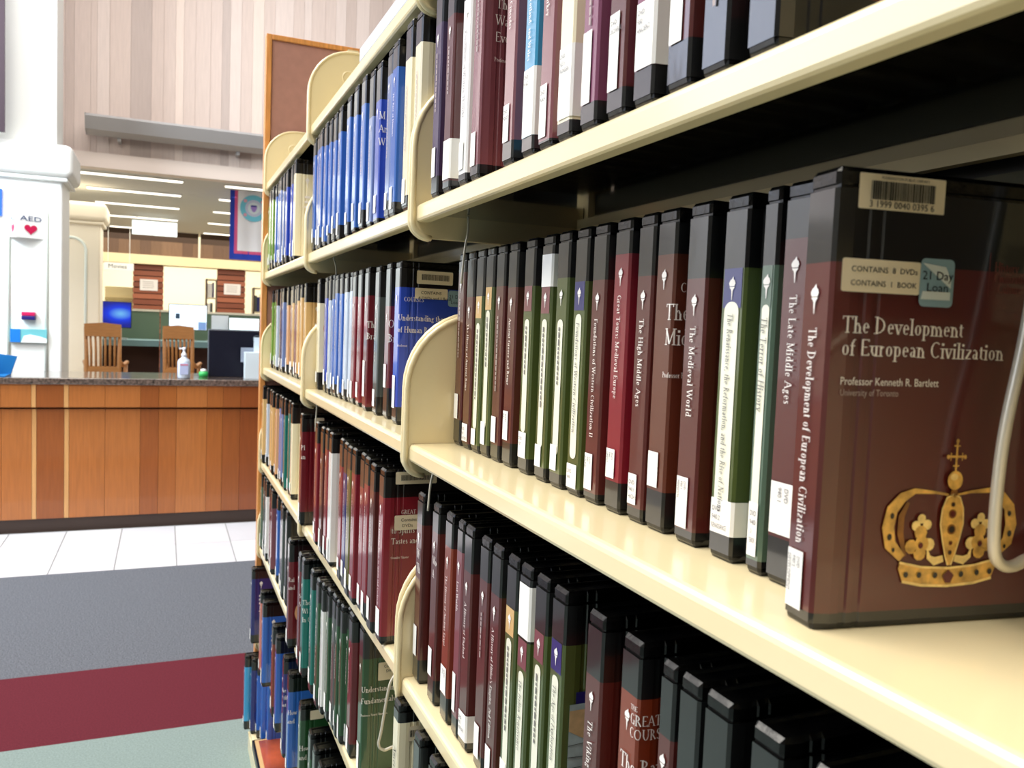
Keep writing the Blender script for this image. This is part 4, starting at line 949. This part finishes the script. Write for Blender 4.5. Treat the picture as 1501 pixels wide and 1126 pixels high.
lb2 = MB().add([(U0 + .0425, yc - .0010, .1885), (U0 + .062, yc - .0010, .1885), (U0 + .062, yc - .0010, .193), (U0 + .0435, yc - .0010, .193)], [(0, 1, 2, 3)]).obj('pale_stripe', mat('stripe_white', (222, 232, 232), .4), parent=o)
e = MB()
for i, (ln, k) in enumerate((('21 Day', .0205), ('Loan', .0145))):
    qs, wd = sans(ln, .0068); place(e, qs, lambda a, b: (U0 + .0425 + i * .003 + a * k / wd, yc - .0013, .1995 - i * .0065 + b))
e.obj('sticker_text', INK, parent=o)
# the golden crown picture, drawn in layers on the cover
def g(u, v): return (U0 + u, v)
def flat(nm, pts, mt, dy, holder): return MB().add([(a, yc - dy, b) for a, b in pts], [tuple(range(len(pts)))]).obj(nm, mt, parent=holder)
def ell(cu, cv, ru, rv, n=20): return [g(cu + ru * math.cos(2 * math.pi * i / n), cv + rv * math.sin(2 * math.pi * i / n)) for i in range(n)]
def band(nm, L, wds, mt, dy, holder):
    mb = MB(); vs = []
    for i, (a, b) in enumerate(L):
        p, q = L[max(i - 1, 0)], L[min(i + 1, len(L) - 1)]; dx, dz = q[0] - p[0], q[1] - p[1]; l_ = math.hypot(dx, dz) or 1; wv = wds[i] if isinstance(wds, (list, tuple)) else wds
        vs += [(U0 + a - dz / l_ * wv / 2, yc - dy, b + dx / l_ * wv / 2), (U0 + a + dz / l_ * wv / 2, yc - dy, b - dx / l_ * wv / 2)]
    mb.add(vs, [(2 * i, 2 * i + 1, 2 * i + 3, 2 * i + 2) for i in range(len(L) - 1)]); return mb.obj(nm, mt, parent=holder)
CU, K = .0745, 1.0                                          # centre line of the crown
cb = [(-.0325, .040), (-.034, .036), (-.031, .029), (-.018, .0262), (0, .0252), (.018, .0262), (.031, .029), (.034, .036), (.0325, .040), (.018, .0365), (0, .0355), (-.018, .0365)]
cr_ = flat('crown_picture', [g(CU + a, b) for a, b in cb], GOLD, .0004, rt)
band('crown_rim', [(CU + a, b) for a, b in ((-.031, .0285), (-.018, .0258), (0, .0248), (.018, .0258), (.031, .0285))], .0016, GOLDL, .0007, cr_)
band('crown_rim', [(CU + a, b) for a, b in ((-.0335, .0395), (-.018, .0363), (0, .0352), (.018, .0363), (.0335, .0395))], .0014, GOLDL, .0007, cr_)
for s_ in (-1, 1):
    band('crown_arch', [(CU + s_ * a, b) for a, b in ((.032, .042), (.0405, .050), (.0425, .060), (.0405, .070), (.034, .077), (.026, .0805), (.012, .0795), (.003, .078))], [.005, .0075, .008, .0075, .006, .0032, .0016, .0012], GOLD, .0006, cr_)
    band('arch_shade', [(CU + s_ * a, b) for a, b in ((.030, .043), (.034, .056), (.034, .066), (.030, .074))], [.002, .004, .004, .002], GOLDD, .0005, cr_)
    for a, b, r_ in ((.0405, .0665, .0013), (.0415, .0545, .0015), (.0385, .047, .001)): flat('gem', ell(CU + s_ * a, b, r_, r_ * 1.3, 10), GEMB, .0010, cr_)
    for a, b, r_ in ((.0195, .050, .0048), (.0265, .0485, .0042), (.0145, .0495, .0038), (.0205, .0445, .0042), (.0205, .0565, .0042), (.0165, .061, .003), (.024, .0605, .003), (.0205, .0645, .0028)):
        flat('leaf', ell(CU + s_ * a, b, r_, r_, 10), GOLD if r_ > .004 else GOLDL, .0008 + r_ * .02, cr_)
    flat('gem', ell(CU + s_ * .0205, .0492, .0016, .0018, 10), GEM, .0014, cr_)
    band('crown_scroll', [(CU + s_ * a, b) for a, b in ((.004, .041), (.010, .0395), (.014, .042), (.015, .046))], [.004, .005, .003, .001], GOLDL, .0007, cr_)
flat('front_arch', [g(CU + a, b) for a, b in ((0, .0365), (.003, .042), (.0058, .052), (.0078, .061), (.0072, .070), (.0045, .0765), (0, .0785), (-.0045, .0765), (-.0072, .070), (-.0078, .061), (-.0058, .052), (-.003, .042))], GOLD, .0010, cr_)
for s_ in (-1, 1): band('front_arch_edge', [(CU + s_ * a, b) for a, b in ((.001, .037), (.003, .042), (.0058, .052), (.0078, .061), (.0072, .070), (.0045, .0765), (0, .0785))], .0009, GOLDL, .0012, cr_)
for b, r_, mt_ in ((.0725, .0010, GEMB), (.0670, .0018, GEM), (.0580, .0020, GEMB), (.0500, .0009, GEM), (.0445, .0010, GEMB)): flat('gem_ring', ell(CU, b, r_ * 1.5, r_ * 1.5, 12), GOLDD, .0012, cr_); flat('gem', ell(CU, b, r_, r_, 12), mt_, .0014, cr_)
for a in (-.029, -.02, -.009, 0, .009, .02, .029): flat('gem', ell(CU + a, .031 + abs(a) * .05, .0016, .0018, 10) if a else [g(CU - .004, .031), g(CU, .0345), g(CU + .004, .031), g(CU + .0018, .0268), g(CU - .0018, .0268)], GEMB if a else GEM, .0012, cr_)
flat('orb_collar', [g(CU - .003, .0775), g(CU + .003, .0775), g(CU + .0016, .0815), g(CU - .0016, .0815)], GOLDD, .0012, cr_)
flat('orb', ell(CU, .0865, .0052, .0055), GOLD, .0014, cr_); flat('orb_light', ell(CU - .001, .0885, .0026, .002), GOLDL, .0016, cr_)
cx_ = MB()
for a0, b0, a1, b1 in ((-.0006, .0915, .0006, .1085), (-.0052, .0995, .0052, .1008), (-.0022, .106, .0022, .1068), (-.0042, .0978, -.0036, .1024), (.0036, .0978, .0042, .1024), (-.002, .0945, .002, .0952)): cx_.add([(U0 + CU + a0, yc - .0012, b0), (U0 + CU + a1, yc - .0012, b0), (U0 + CU + a1, yc - .0012, b1), (U0 + CU + a0, yc - .0012, b1)], [(0, 1, 2, 3)])
for a, b in ((0, .1092), (-.0058, .1), (.0058, .1), (0, .1)): cx_.add([(p[0], yc - .0013, p[1]) for p in ell(CU + a, b, .0011, .0013, 8)], [tuple(range(8))])
cx_.obj('cross', GOLD, parent=cr_)

# one case lying flat at the foot of the far section
t = thing('dvd_case', 'orange-covered case lying flat at the foot of the far section', 'dvd case', (.280, 2.50, FL - 1.3995), 0, 'DVD cases on the bottom shelf of the far section')
bx('case_body', (0, 0, 0), (.19, .24, .028), BLACKP, parent=t, bevel=.003); o = bx('cover_print', (.008, .008, .028), (.182, .232, .0286), pm('tan'), parent=t)
bx('cover_picture', (.02, .02, .0286), (.175, .225, .0292), mat('print_dark_orange', (168, 76, 36), .35, coat=1, noise=.5, nscale=9), parent=o)

# wire book supports
def wire(label, pts, r_=.0022):
    t = thing('wire_book_support', label, 'book support', (0, 0, 0), 0, 'wire book supports')
    P = [Vector(p) for p in pts]; out = []
    for i in range(len(P) - 1):
        a, b, c, d = P[max(i - 1, 0)], P[i], P[i + 1], P[min(i + 2, len(P) - 1)]
        for k in range(5):
            s = k / 5; out.append(.5 * ((2 * b) + (c - a) * s + (2 * a - 5 * b + 4 * c - d) * s * s + (3 * b - a - 3 * c + d) * s ** 3))
    out.append(P[-1]); MB().tube(out, r_, 10).obj('wire', WIRE, parent=t, smooth=True)
wire('thick cream wire book support hanging at the right of the crown case', [(.46, .315, 1.655), (.448, .315, 1.56), (.4403, .315, 1.5055), (.4297, .315, 1.4484), (.4285, .315, 1.3947), (.4363, .315, 1.3794), (.4548, .315, 1.3804), (.49, .315, 1.40), (.52, .315, 1.50), (.53, .315, 1.655)], .0034)
wire('wire book support in front of the dark green case, fifth shelf', [(.325, 1.15, 1.00), (.3135, 1.15, .9845), (.3079, 1.15, .9668), (.2995, 1.15, .9095), (.296, 1.15, .8895), (.3024, 1.15, .8802), (.3146, 1.15, .8813), (.37, 1.15, .90), (.40, 1.15, 1.0)], .0022)
wire('thin wire book support above the third shelf of the near section', [(.374, 1.06, 1.650), (.3708, 1.05, 1.6298), (.367, 1.05, 1.6034), (.364, 1.05, 1.56)], .0016)
wire('thin wire book support above the third shelf of the middle section', [(.36, 1.95, 1.655), (.3661, 1.95, 1.6343), (.3681, 1.95, 1.6155), (.37, 1.95, 1.57)], .0016)
wire('thin wire book support above the fourth shelf of the near section', [(.332, 1.03, 1.325), (.3282, 1.03, 1.3131), (.3242, 1.03, 1.2934), (.322, 1.03, 1.26)], .0016)
wire('thin wire book support above the fourth shelf of the middle section', [(.33, 1.93, 1.33), (.3279, 1.93, 1.3206), (.3268, 1.93, 1.2984), (.325, 1.93, 1.25)], .0016)
